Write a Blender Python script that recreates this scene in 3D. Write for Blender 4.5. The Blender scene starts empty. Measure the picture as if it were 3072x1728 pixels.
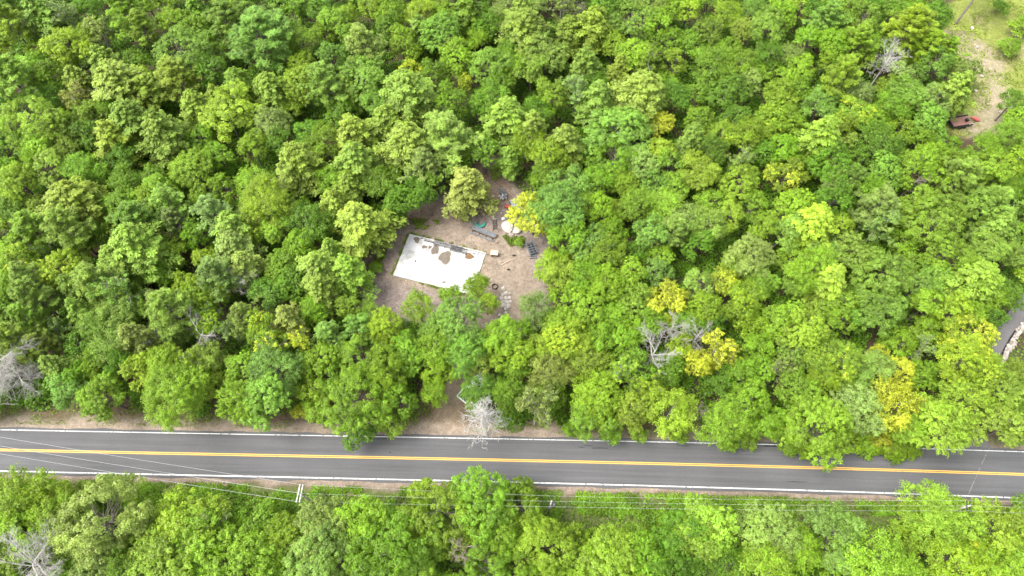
import bpy, math, random
import numpy as np
from mathutils import Vector, Matrix

# ------------------------------------------------------------------ camera, sky, sun, exposure
S = bpy.context.scene
COL = S.collection
CAM_H, FPX, IMW, IMH = 104.0, 2048.0, 3072.0, 1728.0
PITCH = math.atan2(FPX, 1900.0 - 864.0)
cam = bpy.data.cameras.new('camera')
camo = bpy.data.objects.new('camera', cam)
COL.objects.link(camo)
camo.location = (0, 0, CAM_H)
camo.rotation_euler = (math.pi / 2 - PITCH, 0, 0)
cam.sensor_width = 36.0
cam.lens = 36.0 * FPX / IMW
cam.clip_start = 0.5
cam.clip_end = 6000
S.camera = camo

SUN_EL, SUN_AZ = math.radians(60), math.radians(-98)     # azimuth measured from +Y towards +X
W = bpy.data.worlds.new('World'); S.world = W; W.use_nodes = True
nt = W.node_tree; nt.nodes.clear()
out = nt.nodes.new('ShaderNodeOutputWorld'); bg = nt.nodes.new('ShaderNodeBackground')
sky = nt.nodes.new('ShaderNodeTexSky'); sky.sky_type = 'NISHITA'; sky.sun_disc = False
sky.sun_elevation = SUN_EL; sky.sun_rotation = SUN_AZ
sky.air_density = 1.0; sky.dust_density = 4.0; sky.ozone_density = 1.0
hsv = nt.nodes.new('ShaderNodeHueSaturation'); hsv.inputs['Saturation'].default_value = 0.30   # thin cloud greys the blue
nt.links.new(sky.outputs[0], hsv.inputs['Color']); nt.links.new(hsv.outputs[0], bg.inputs[0])
bg.inputs[1].default_value = 0.15
nt.links.new(bg.outputs[0], out.inputs[0])
sl = bpy.data.lights.new('sun', 'SUN'); sl.energy = 1.0; sl.angle = math.radians(30); sl.color = (1.0, 0.95, 0.86)
so = bpy.data.objects.new('sun', sl); COL.objects.link(so)
sdir = Vector((math.sin(SUN_AZ) * math.cos(SUN_EL), math.cos(SUN_AZ) * math.cos(SUN_EL), math.sin(SUN_EL)))
so.rotation_euler = (-sdir).to_track_quat('-Z', 'Y').to_euler(); so.location = sdir * 300
vs = S.view_settings
vs.view_transform = 'Standard'; vs.look = 'None'; vs.gamma = 1.0; vs.use_curve_mapping = False
vs.exposure = 2.02
S.render.engine = 'CYCLES'
S.cycles.max_bounces = 5; S.cycles.diffuse_bounces = 3; S.cycles.transmission_bounces = 3; S.cycles.glossy_bounces = 1
S.cycles.transparent_max_bounces = 6; S.cycles.use_adaptive_sampling = True; S.cycles.adaptive_threshold = 0.02

# ------------------------------------------------------------------ helpers
rng = np.random.default_rng(11); random.seed(11)
SP, CP = math.sin(PITCH), math.cos(PITCH)

def G(x, y, z=0.0):
    """place on the level z seen at photo position x, y"""
    u, v = x - 1536.0, 864.0 - y
    d = (u, v * SP + FPX * CP, v * CP - FPX * SP)
    t = (z - CAM_H) / d[2]
    return Vector((d[0] * t, d[1] * t, z))

def depth(X, Y, Z):
    return Y * CP + (CAM_H - Z) * SP

def to_px(X, Y, Z):
    c = depth(X, Y, Z)
    up = Y * SP - (CAM_H - Z) * CP
    return 1536 + FPX * X / c, 864 - FPX * up / c

def empty(name, loc, rz=0.0):
    o = bpy.data.objects.new(name, None); COL.objects.link(o)
    o.location = loc; o.rotation_euler = (0, 0, rz); o.empty_display_size = 0.3
    return o

def tag(o, label=None, cat=None, group=None, kind=None):
    if label: o['label'] = label
    if cat: o['category'] = cat
    if group: o['group'] = group
    if kind: o['kind'] = kind
    return o

class MB:
    def __init__(s): s.v = []; s.f = []
    def add(s, vs_, fs):
        n = len(s.v); s.v += [tuple(p) for p in vs_]; s.f += [tuple(i + n for i in f) for f in fs]; return s
    def box(s, c, size, rz=0.0, tilt=None, bevel=0.0):
        hx, hy, hz = (q / 2 for q in size)
        b = min(bevel, hx * .45, hy * .45, hz * .45)
        M = Matrix.Translation(Vector(c)) @ Matrix.Rotation(rz, 4, 'Z')
        if tilt: M = M @ Matrix.Rotation(tilt[0], 4, tilt[1])
        if b <= 0:
            P = [(-hx,-hy,-hz),(hx,-hy,-hz),(hx,hy,-hz),(-hx,hy,-hz),(-hx,-hy,hz),(hx,-hy,hz),(hx,hy,hz),(-hx,hy,hz)]
            F = [(3,2,1,0),(4,5,6,7),(0,1,5,4),(1,2,6,5),(2,3,7,6),(3,0,4,7)]
        else:
            P = []
            for z, i in ((-hz, 1), (-hz + b, 0), (hz - b, 0), (hz, 1)):
                dx, dy = hx - b * i, hy - b * i
                P += [(-dx,-dy,z),(dx,-dy,z),(dx,dy,z),(-dx,dy,z)]
            F = [(3,2,1,0),(12,13,14,15)]
            for l in range(3):
                for k in range(4):
                    F.append((l*4+k, l*4+(k+1)%4, l*4+4+(k+1)%4, l*4+4+k))
        s.add([M @ Vector(p) for p in P], F); return s
    def tube(s, pts, rad, n=5, cap=True):
        pts = [Vector(p) for p in pts]; m = len(pts)
        if not hasattr(rad, '__len__'): rad = [rad] * m
        V = []; up = Vector((0.13, 0.27, 0.95))
        for i, p in enumerate(pts):
            t = (pts[min(i+1, m-1)] - pts[max(i-1, 0)])
            t = t.normalized() if t.length > 1e-9 else Vector((0,0,1))
            a = t.cross(up)
            if a.length < 1e-3: a = t.cross(Vector((1,0,0)))
            a.normalize(); b = t.cross(a)
            for k in range(n):
                th = 2 * math.pi * k / n
                V.append(p + (a * math.cos(th) + b * math.sin(th)) * rad[i])
        F = []
        for i in range(m - 1):
            for k in range(n):
                F.append((i*n+k, i*n+(k+1)%n, (i+1)*n+(k+1)%n, (i+1)*n+k))
        if cap: F.append(tuple(range(n))[::-1]); F.append(tuple(range((m-1)*n, m*n)))
        s.add(V, F); return s
    def prism(s, poly, z0, z1):
        n = len(poly)
        s.add([(x, y, z0) for x, y in poly] + [(x, y, z1) for x, y in poly],
              [tuple(range(n))[::-1], tuple(range(n, 2*n))] + [(i, (i+1) % n, n+(i+1) % n, n+i) for i in range(n)]); return s
    def mesh(s, name, mat, smooth=False):
        me = bpy.data.meshes.new(name); me.from_pydata(s.v, [], s.f); me.update()
        if mat: me.materials.append(mat)
        if smooth: me.polygons.foreach_set('use_smooth', [True] * len(me.polygons))
        return me
    def build(s, name, mat, parent=None, smooth=False):
        return link(name, s.mesh(name, mat, smooth), parent)

def link(name, me, parent=None):
    o = bpy.data.objects.new(name, me); COL.objects.link(o)
    if parent: o.parent = parent
    return o

# ---- numpy value noise
_lat = np.random.default_rng(5).random((256, 256))
def vnoise(x, y):
    xi = np.floor(x).astype(int); yi = np.floor(y).astype(int)
    fx = x - xi; fy = y - yi; fx = fx*fx*(3-2*fx); fy = fy*fy*(3-2*fy)
    a = _lat[xi & 255, yi & 255]; b = _lat[(xi+1) & 255, yi & 255]
    c = _lat[xi & 255, (yi+1) & 255]; d = _lat[(xi+1) & 255, (yi+1) & 255]
    return (a*(1-fx)+b*fx)*(1-fy) + (c*(1-fx)+d*fx)*fy
def fbm(x, y, o=4):
    r = 0; a = .5
    for i in range(o):
        r = r + a * (vnoise(x*2**i + 17*i, y*2**i + 31*i) - .5); a *= .5
    return r

def sdist(px, py, poly):
    """signed distance, positive inside"""
    px = np.asarray(px, float); py = np.asarray(py, float)
    d = np.full(px.shape, 1e18); ins = np.zeros(px.shape, bool); n = len(poly)
    for i in range(n):
        x0, y0 = poly[i]; x1, y1 = poly[(i+1) % n]
        ex, ey = x1-x0, y1-y0
        t = np.clip(((px-x0)*ex + (py-y0)*ey) / (ex*ex+ey*ey+1e-12), 0, 1)
        d = np.minimum(d, (px-x0-t*ex)**2 + (py-y0-t*ey)**2)
        if y0 != y1:
            c = ((y0 > py) != (y1 > py)) & (px < (x1-x0)*(py-y0)/(y1-y0) + x0)
            ins ^= c
    d = np.sqrt(d)
    return np.where(ins, d, -d)

def gpoly(pts): return [tuple(G(x, y)[:2]) for x, y in pts]
def sm(a, b, x):
    t = np.clip((x-a)/(b-a), 0, 1); return t*t*(3-2*t)

# ------------------------------------------------------------------ materials
def newmat(name):
    m = bpy.data.materials.new(name); m.use_nodes = True
    return m, m.node_tree.nodes, m.node_tree.links, m.node_tree.nodes['Principled BSDF']

def mat_plain(name, col, rough=.6, metal=0.0, var=.25, scale=6.0, bump=.0, col2=None, spec=.3):
    m, N, L, B = newmat(name)
    B.inputs['Roughness'].default_value = rough; B.inputs['Metallic'].default_value = metal
    B.inputs['Specular IOR Level'].default_value = spec
    tc = N.new('ShaderNodeTexCoord'); nz = N.new('ShaderNodeTexNoise')
    nz.inputs['Scale'].default_value = scale; nz.inputs['Detail'].default_value = 6
    L.new(tc.outputs['Object'], nz.inputs['Vector'])
    rp = N.new('ShaderNodeValToRGB')
    c2 = col2 or tuple(c * (1 - var) for c in col)
    rp.color_ramp.elements[0].position = .35; rp.color_ramp.elements[1].position = .65
    rp.color_ramp.elements[0].color = (*c2, 1); rp.color_ramp.elements[1].color = (*col, 1)
    L.new(nz.outputs['Fac'], rp.inputs[0]); L.new(rp.outputs[0], B.inputs['Base Color'])
    if bump:
        bp = N.new('ShaderNodeBump'); bp.inputs['Strength'].default_value = bump; bp.inputs['Distance'].default_value = .05
        L.new(nz.outputs['Fac'], bp.inputs['Height']); L.new(bp.outputs[0], B.inputs['Normal'])
    return m

def mat_leaf(name, rough=.5, transl=.42):
    m, N, L, B = newmat(name)
    oi = N.new('ShaderNodeObjectInfo')
    a1 = N.new('ShaderNodeAttribute'); a1.attribute_name = 't1'
    a2 = N.new('ShaderNodeAttribute'); a2.attribute_name = 't2'
    # autumn clumps: the object's alpha is the share of the crown that has turned
    th = N.new('ShaderNodeMath'); th.operation = 'ADD'
    j = N.new('ShaderNodeMath'); j.operation = 'MULTIPLY_ADD'; j.inputs[1].default_value = .45; j.inputs[2].default_value = -.225
    L.new(a1.outputs['Fac'], j.inputs[0]); L.new(a2.outputs['Fac'], th.inputs[0]); L.new(j.outputs[0], th.inputs[1])
    mr = N.new('ShaderNodeMath'); mr.operation = 'ADD'; L.new(th.outputs[0], mr.inputs[0]); L.new(oi.outputs['Alpha'], mr.inputs[1])
    rg = N.new('ShaderNodeMapRange'); rg.inputs['From Min'].default_value = 1.23; rg.inputs['From Max'].default_value = 1.36
    L.new(mr.outputs[0], rg.inputs['Value'])
    mix = N.new('ShaderNodeMix'); mix.data_type = 'RGBA'; mix.inputs['B'].default_value = (.41, .455, .035, 1)
    L.new(rg.outputs[0], mix.inputs['Factor']); L.new(oi.outputs['Color'], mix.inputs['A'])
    hs = N.new('ShaderNodeHueSaturation')
    h = N.new('ShaderNodeMapRange'); h.inputs['To Min'].default_value = .486; h.inputs['To Max'].default_value = .510
    L.new(a1.outputs['Fac'], h.inputs['Value']); L.new(h.outputs[0], hs.inputs['Hue'])
    s2 = N.new('ShaderNodeMath'); s2.operation = 'MULTIPLY_ADD'; s2.inputs[1].default_value = .80; s2.inputs[2].default_value = .32
    L.new(a2.outputs['Fac'], s2.inputs[0])
    s3 = N.new('ShaderNodeMath'); s3.operation = 'MULTIPLY_ADD'; s3.inputs[1].default_value = .55
    L.new(a1.outputs['Fac'], s3.inputs[0]); L.new(s2.outputs[0], s3.inputs[2]); L.new(s3.outputs[0], hs.inputs['Value'])
    L.new(mix.outputs['Result'], hs.inputs['Color'])
    B.inputs['Roughness'].default_value = rough; B.inputs['Specular IOR Level'].default_value = .35
    L.new(hs.outputs[0], B.inputs['Base Color'])
    tr = N.new('ShaderNodeBsdfTranslucent')
    g = N.new('ShaderNodeMix'); g.data_type = 'RGBA'; g.blend_type = 'MULTIPLY'; g.inputs['Factor'].default_value = 1
    g.inputs['B'].default_value = (1.2, 1.2, .6, 1)
    L.new(hs.outputs[0], g.inputs['A']); L.new(g.outputs['Result'], tr.inputs[0])
    ms = N.new('ShaderNodeMixShader'); ms.inputs[0].default_value = transl
    L.new(B.outputs[0], ms.inputs[1]); L.new(tr.outputs[0], ms.inputs[2])
    L.new(ms.outputs[0], N['Material Output'].inputs[0])
    return m

LEAF = mat_leaf('leaf'); NEEDLE = mat_leaf('needle', .6, .30)
BARK = mat_plain('bark', (.17, .145, .125), .9, scale=9, var=.5, bump=.3)
DEADWOOD = mat_plain('dead_wood', (.42, .40, .365), .85, scale=5, var=.35, bump=.2)
DEADBROWN = mat_plain('dead_brown_wood', (.30, .24, .21), .85, scale=5, var=.4)

def mat_ground():
    m, N, L, B = newmat('ground_soil')
    at = N.new('ShaderNodeAttribute'); at.attribute_name = 'col'
    tc = N.new('ShaderNodeTexCoord')
    def noise(sc, det, rough=.6, dist=0):
        n = N.new('ShaderNodeTexNoise'); n.inputs['Scale'].default_value = sc; n.inputs['Detail'].default_value = det
        n.inputs['Roughness'].default_value = rough; n.inputs['Distortion'].default_value = dist
        L.new(tc.outputs['Object'], n.inputs['Vector']); return n
    n1 = noise(.55, 8, .7, .4); n2 = noise(5.0, 5, .75); n3 = noise(1.6, 6, .7)
    def rng_(n, lo, hi, a=.3, b=.7):
        r = N.new('ShaderNodeMapRange'); r.inputs['From Min'].default_value = a; r.inputs['From Max'].default_value = b
        r.inputs['To Min'].default_value = lo; r.inputs['To Max'].default_value = hi; L.new(n.outputs['Fac'], r.inputs['Value']); return r
    r1 = rng_(n1, .72, 1.22); r2 = rng_(n2, .62, 1.36); r3 = rng_(n3, .8, 1.18)
    mu = N.new('ShaderNodeMath'); mu.operation = 'MULTIPLY'; L.new(r1.outputs[0], mu.inputs[0]); L.new(r2.outputs[0], mu.inputs[1])
    mu2 = N.new('ShaderNodeMath'); mu2.operation = 'MULTIPLY'; L.new(mu.outputs[0], mu2.inputs[0]); L.new(r3.outputs[0], mu2.inputs[1])
    mx = N.new('ShaderNodeMix'); mx.data_type = 'RGBA'; mx.blend_type = 'MULTIPLY'; mx.inputs['Factor'].default_value = 1
    L.new(at.outputs['Color'], mx.inputs['A']); L.new(mu2.outputs[0], mx.inputs['B'])
    L.new(mx.outputs['Result'], B.inputs['Base Color'])
    bp = N.new('ShaderNodeBump'); bp.inputs['Strength'].default_value = .6; bp.inputs['Distance'].default_value = .12
    L.new(n2.outputs['Fac'], bp.inputs['Height']); L.new(bp.outputs[0], B.inputs['Normal'])
    B.inputs['Roughness'].default_value = .95; B.inputs['Specular IOR Level'].default_value = .1
    return m
GROUND = mat_ground()

# ------------------------------------------------------------------ road geometry (world lines)
TOP = [(-900,1268),(0,1288.5),(1000,1310),(1500,1315.5),(2000,1326),(2786,1347),(3072,1356),(3900,1390)]
MID = [(-900,1325),(0,1348.5),(500,1360.5),(1000,1373),(1500,1378.5),(2000,1390.5),(2500,1406),(3072,1424),(3900,1456)]
BOT = [(-900,1385),(0,1410),(500,1427),(1000,1437),(1500,1443),(2110,1461),(2683,1481.5),(3072,1495),(3900,1530)]
tw, mw, bw = gpoly(TOP), gpoly(MID), gpoly(BOT)
XS = np.linspace(-120, 120, 121)
def polyfit(pts):
    a = np.array(pts); return np.poly1d(np.polyfit(a[:,0], a[:,1], 4))
ct, cm, cb = polyfit(tw), polyfit(mw), polyfit(bw)
SLAB = gpoly([(1229,702.8),(1458,758.7),(1415,885),(1179.3,827)])
CLEAR = gpoly([(1040,905),(1075,800),(1105,720),(1165,645),(1235,600),(1330,580),(1420,570),(1440,520),(1460,470),(1530,480),(1545,560),(1600,640),(1650,700),(1660,800),(1650,930),(1570,1000),(1440,1010),(1300,1000),(1120,960)])
SAND = gpoly([(1420,690),(1500,690),(1600,770),(1620,860),(1590,960),(1500,980),(1420,960),(1440,840),(1465,760),(1330,705),(1290,660),(1400,670)])
DRIVE = gpoly([(1215,1316),(1400,1318),(1392,1250),(1388,1190),(1410,1130),(1440,1060),(1500,990),(1420,980),(1370,1060),(1345,1130),(1335,1190),(1290,1250),(1235,1290)])
BROWN = gpoly([(1060,900),(1100,780),(1130,700),(1230,620),(1400,600),(1440,500),(1520,480),(1540,600),(1460,640),(1330,680),(1190,690),(1160,780),(1110,880)])
FIELD = gpoly([(2780,150),(2830,60),(2890,-40),(3000,-60),(3200,-60),(3250,420),(3060,440),(2960,390),(2860,420),(2820,380),(2880,330),(2930,250),(2880,200)])
FPATH = gpoly([(2790,140),(2850,80),(2900,90),(2960,130),(3010,190),(3020,270),(3050,330),(2990,420),(2890,400),(2920,340),(2955,260),(2940,215),(2880,170)])
PAVED = gpoly([(2800,1360),(2845,1290),(2870,1220),(2920,1120),(2960,1060),(2990,985),(3060,890),(3140,800),(3190,830),(3110,930),(3040,1010),(2990,1090),(2950,1180),(2920,1260),(2960,1325),(2990,1362)])
VERGE_G = gpoly([(-600,1400),(0,1430),(500,1445),(1000,1455),(1500,1462),(2110,1480),(2683,1500),(3300,1530),(3300,1640),(2000,1600),(900,1600),(-600,1560)])

# ------------------------------------------------------------------ ground
def build_ground():
    dx = .5
    xs = np.arange(-116, 116 + 1e-6, dx); ys = np.arange(-6, 130 + 1e-6, dx)
    X, Y = np.meshgrid(xs, ys); nx, ny = len(xs), len(ys)
    nz1 = fbm(X*.25, Y*.25, 5) * 3.2
    def w(poly, soft=.9, amp=1.0): return sm(-soft, soft, sdist(X, Y, poly) + nz1*amp)
    col = np.zeros((ny, nx, 3)); col[:] = (.062, .044, .029)
    n2 = fbm(X*.11+40, Y*.11, 4)
    g0 = sm(-.06, .14, n2)[..., None] * .6
    col = col*(1-g0) + g0*np.array((.07,.085,.03))
    def mixin(wt, c, k=1.0):
        nonlocal col
        wt = (wt*k)[..., None]; col = col*(1-wt) + wt*np.array(c)
    mixin(w(CLEAR), (.195,.158,.138))
    mixin(w(BROWN, 1.2, 1.3), (.150,.108,.074), .8)
    mixin(w(SAND, 1.3, .8), (.205,.165,.128))
    sdS = sdist(X, Y, SLAB)
    mixin(sm(-2.2, -.2, sdS + nz1*.5), (.21,.168,.12), .7)
    mixin(w(DRIVE, .8, .5), (.26,.205,.152))
    dt = Y - ct(X); db = cb(X) - Y
    sh = sm(3.6, .9, dt + nz1*.9) * (dt > -1); mixin(sh, (.23,.185,.142), np.where(X < 8, .95, .6))
    gr = sm(2.2, 3.2, dt+nz1)*sm(7, 4.5, dt+nz1); mixin(gr, (.11,.082,.05), .7)
    sh = sm(2.0, .6, db + nz1*.8) * (db > -1); mixin(sh, (.215,.17,.135), .95)
    mixin(sm(1.1, 1.9, db + nz1*.6)*sm(9, 6, db), (.10,.13,.035), .75)
    mixin(w(FIELD, 1.2), (.15,.175,.04))
    fn = fbm(X*.16+9, Y*.16+3, 4); mixin(w(FIELD, 1.0)*sm(.02, .18, fn), (.23,.19,.11), .6)
    mixin(w(FPATH, 1.2, .9), (.24,.20,.14), .8)
    Z = fbm(X*.18, Y*.18, 4)*.35 + fbm(X*1.1, Y*1.1, 2)*.06
    ang = .7
    # wheel ruts in the soft sand, curving round the end of the slab
    wS = sm(0, 1.5, sdist(X, Y, SAND))
    cx, cy = G(1640, 930)[:2]; rr = np.hypot(X-cx, Y-cy)
    rut = np.sin(rr*4.2 + fbm(X*.3, Y*.3, 3)*7)
    Z = Z + wS*rut*.035*sm(-.1, .2, fbm(X*.2+5, Y*.2+7, 2)+.1)
    flat = np.minimum(sm(.3, 2.5, -sdS), np.minimum(sm(.3, 3, np.where(dt > 0, dt, 0)) + sm(.3, 3, np.where(db > 0, db, 0)), 1))
    flat = flat * sm(0, 2, -sdist(X, Y, PAVED))
    Z = Z*flat - .03
    Z = np.where((dt < .1) & (db < .1), -.08, Z)
    reg = np.zeros((ny, nx), int)
    reg[w(CLEAR) > .5] = 1; reg[w(DRIVE, .8, .5) > .5] = 2; reg[w(FIELD, 1.2) > .5] = 3; reg[(w(FPATH, 1.2, .9) > .5)] = 4
    reg[(dt > -.3) & (dt < 2.2 + nz1*.4)] = np.where(reg[(dt > -.3) & (dt < 2.2 + nz1*.4)] == 2, 2, 5)
    reg[(db > -.3) & (db < 1.8 + nz1*.4)] = 5
    V = np.stack([X, Y, Z], -1).reshape(-1, 3); C = np.concatenate([col, np.ones((ny, nx, 1))], -1).reshape(-1, 4)
    ii = np.arange(nx*ny).reshape(ny, nx)
    Q = np.stack([ii[:-1,:-1], ii[:-1,1:], ii[1:,1:], ii[1:,:-1]], -1).reshape(-1, 4)
    R = reg[:-1,:-1].reshape(-1)
    names = ['ground', 'clearing', 'dirt_driveway', 'field', 'sandy_path', 'road_shoulder']
    for k, nm in enumerate(names):
        q = Q[R == k]
        if not len(q): continue
        u, inv = np.unique(q, return_inverse=True); inv = inv.reshape(q.shape)
        v = V[u]; c = C[u]; fs = inv.tolist()
        if k == 0:      # carries on to the horizon
            n = len(v); B = 3000
            xa, xb, ya, yb = xs[0], xs[-1], ys[0], ys[-1]
            ext = [(-B,-B,-.03),(B,-B,-.03),(B,B,-.03),(-B,B,-.03),(xa,ya,-.03),(xb,ya,-.03),(xb,yb,-.03),(xa,yb,-.03)]
            v = np.concatenate([v, np.array(ext)]); c = np.concatenate([c, np.tile((.055,.08,.025,1), (8,1))])
            fs += [(n,n+1,n+5,n+4),(n+1,n+2,n+6,n+5),(n+2,n+3,n+7,n+6),(n+3,n,n+4,n+7)]
        me = bpy.data.meshes.new(nm); me.from_pydata(v.tolist(), [], fs); me.update()
        a = me.color_attributes.new('col', 'FLOAT_COLOR', 'POINT'); a.data.foreach_set('color', c.ravel())
        me.polygons.foreach_set('use_smooth', [True]*len(me.polygons)); me.materials.append(GROUND)
        tag(link(nm, me), kind='structure')
build_ground()

# ------------------------------------------------------------------ road
def mat_asphalt(name, base, streak=True):
    m, N, L, B = newmat(name)
    tc = N.new('ShaderNodeTexCoord'); uv = N.new('ShaderNodeUVMap')
    mp = N.new('ShaderNodeMapping'); mp.inputs['Scale'].default_value = (.035, 1.6, 1); L.new(uv.outputs[0], mp.inputs[0])
    n1 = N.new('ShaderNodeTexNoise'); n1.inputs['Scale'].default_value = 1.0; n1.inputs['Detail'].default_value = 7; n1.inputs['Roughness'].default_value = .65
    L.new(mp.outputs[0], n1.inputs['Vector'])
    n2 = N.new('ShaderNodeTexNoise'); n2.inputs['Scale'].default_value = 9; n2.inputs['Detail'].default_value = 5; n2.inputs['Roughness'].default_value = .8
    L.new(tc.outputs['Object'], n2.inputs['Vector'])
    n3 = N.new('ShaderNodeTexNoise'); n3.inputs['Scale'].default_value = .12; n3.inputs['Detail'].default_value = 4
    L.new(tc.outputs['Object'], n3.inputs['Vector'])
    def rng_(n, lo, hi):
        r = N.new('ShaderNodeMapRange'); r.inputs['From Min'].default_value = .3; r.inputs['From Max'].default_value = .7
        r.inputs['To Min'].default_value = lo; r.inputs['To Max'].default_value = hi; L.new(n.outputs['Fac'], r.inputs['Value']); return r
    a, b, c = rng_(n1, .80, 1.2), rng_(n2, .84, 1.16), rng_(n3, .9, 1.1)
    m1 = N.new('ShaderNodeMath'); m1.operation = 'MULTIPLY'; L.new(a.outputs[0], m1.inputs[0]); L.new(b.outputs[0], m1.inputs[1])
    m2 = N.new('ShaderNodeMath'); m2.operation = 'MULTIPLY'; L.new(m1.outputs[0], m2.inputs[0]); L.new(c.outputs[0], m2.inputs[1])
    mx = N.new('ShaderNodeMix'); mx.data_type = 'RGBA'; mx.blend_type = 'MULTIPLY'; mx.inputs['Factor'].default_value = 1
    mx.inputs['A'].default_value = (*base, 1); L.new(m2.outputs[0], mx.inputs['B']); L.new(mx.outputs['Result'], B.inputs['Base Color'])
    bp = N.new('ShaderNodeBump'); bp.inputs['Strength'].default_value = .25; bp.inputs['Distance'].default_value = .02
    L.new(n2.outputs['Fac'], bp.inputs['Height']); L.new(bp.outputs[0], B.inputs['Normal'])
    B.inputs['Roughness'].default_value = .88; B.inputs['Specular IOR Level'].default_value = .25
    return m
ASPH = mat_asphalt('asphalt', (.079, .079, .081))
ASPH2 = mat_asphalt('old_asphalt', (.11, .105, .104))
TAR = mat_plain('tar', (.02, .02, .022), .6, scale=3)

def mat_paint(name, col, wear):
    m, N, L, B = newmat(name)
    tc = N.new('ShaderNodeTexCoord'); n = N.new('ShaderNodeTexNoise'); n.inputs['Scale'].default_value = 2.6
    n.inputs['Detail'].default_value = 8; n.inputs['Roughness'].default_value = .75
    L.new(tc.outputs['Object'], n.inputs['Vector'])
    r = N.new('ShaderNodeMapRange'); r.inputs['From Min'].default_value = wear; r.inputs['From Max'].default_value = wear + .07
    L.new(n.outputs['Fac'], r.inputs['Value'])
    mx = N.new('ShaderNodeMix'); mx.data_type = 'RGBA'; mx.inputs['A'].default_value = (.12,.12,.12,1); mx.inputs['B'].default_value = (*col,1)
    L.new(r.outputs[0], mx.inputs['Factor']); L.new(mx.outputs['Result'], B.inputs['Base Color'])
    B.inputs['Roughness'].default_value = .7
    return m
WHITE = mat_paint('white_paint', (.50, .50, .48), .40)
YELLOW = mat_paint('yellow_paint', (.56, .31, .05), .35)

def strip(name, ylo, yhi, z, mat, xs, parent=None, thick=0.0):
    n = len(xs); V = []; F = []
    rows = 2 if thick == 0 else 4
    for x in xs:
        a, b = ylo(x), yhi(x)
        if thick: V += [(x, a, z-thick), (x, a, z), (x, b, z), (x, b, z-thick)]
        else: V += [(x, a, z), (x, b, z)]
    for i in range(n-1):
        for k in range(rows-1):
            p = i*rows+k; F.append((p, p+rows, p+rows+1, p+1)[::1])
    me = bpy.data.meshes.new(name); me.from_pydata(V, [], F); me.update()
    uvl = me.uv_layers.new(name='UVMap')
    co = np.array(V); li = np.zeros(len(me.loops), int); me.loops.foreach_get('vertex_index', li)
    yy = co[li,1] - cm(co[li,0])
    uvl.data.foreach_set('uv', np.stack([co[li,0], yy], -1).ravel())
    me.materials.append(mat)
    return link(name, me, parent)

xsr = np.linspace(-135, 135, 541)
wob = lambda x, s, a: a*float(fbm(np.array([x*.35+s]), np.array([s*1.7]), 3)[0])
edge_t = lambda x: ct(x) + .42 + wob(x, 3, .5)
edge_b = lambda x: cb(x) - .42 + wob(x, 8, .5)
road = tag(strip('road', edge_b, edge_t, .05, ASPH, xsr, thick=.15), 'grey two-lane asphalt road running across the lower part of the photo', kind='structure')
strip('edge_line', lambda x: ct(x)-.065+wob(x,5,.03), lambda x: ct(x)+.065+wob(x,6,.03), .055, WHITE, xsr, road)
strip('edge_line', lambda x: cb(x)-.09+wob(x,9,.04), lambda x: cb(x)+.09+wob(x,2,.04), .055, WHITE, xsr, road)
strip('centre_line', lambda x: cm(x)+.05, lambda x: cm(x)+.19, .055, YELLOW, xsr, road)
strip('centre_line', lambda x: cm(x)-.19, lambda x: cm(x)-.05, .055, YELLOW, xsr, road)
def patch(px, py, L_, w_, parent=road):
    p = G(px, py); mb = MB(); n = 14; r0 = random.random()*9
    V = []; 
    for i in range(n):
        t = i/(n-1); x = p.x - L_/2 + L_*t; e = math.sin(math.pi*t)**.5*w_*(.4+.6*random.random())/2
        yc = p.y + (cm(x)-cm(p.x)) + wob(x+r0, 4, .3)
        V += [(x, yc-e-.01, .057), (x, yc+e+.01, .057)]
    mb.add(V, [(2*i, 2*i+2, 2*i+3, 2*i+1) for i in range(n-1)]).build('tar_patch', TAR, parent)
for a in ((1765,1337,1.6,.12),(1800,1345,2.6,.2),(1745,1342,1.2,.12),(2330,1340,5,.28),(2050,1338,2,.12),(2390,1446,3.2,.1),(2250,1344,2.4,.1),(735,1417,1.6,.04),(1170,1358,.35,.2)):
    patch(*a)
# dashed sealed crack across the road at the right
cp = [G(2968,1342), G(2950,1380), G(2928,1430), G(2905,1482)]
mb = MB()
for i in range(40):
    t = i/40*3; k = int(t); f = t-k
    if random.random() < .35: continue
    a = cp[k].lerp(cp[k+1], f); b = cp[k].lerp(cp[k+1], min(1, f+.05))
    d = (b-a).normalized(); s_ = Vector((-d.y, d.x, 0))*.035
    mb.add([(a-s_)[:2]+(.057,), (b-s_)[:2]+(.057,), (b+s_)[:2]+(.057,), (a+s_)[:2]+(.057,)], [(0,1,2,3)])
mb.build('sealed_crack', mat_plain('crack_seal', (.26,.26,.25), .8), road)
# paved side drive at the right
mb = MB(); mb.prism(PAVED, -.1, .045)
pv = mb.build('paved_drive', ASPH2); tag(pv, kind='structure')

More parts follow.
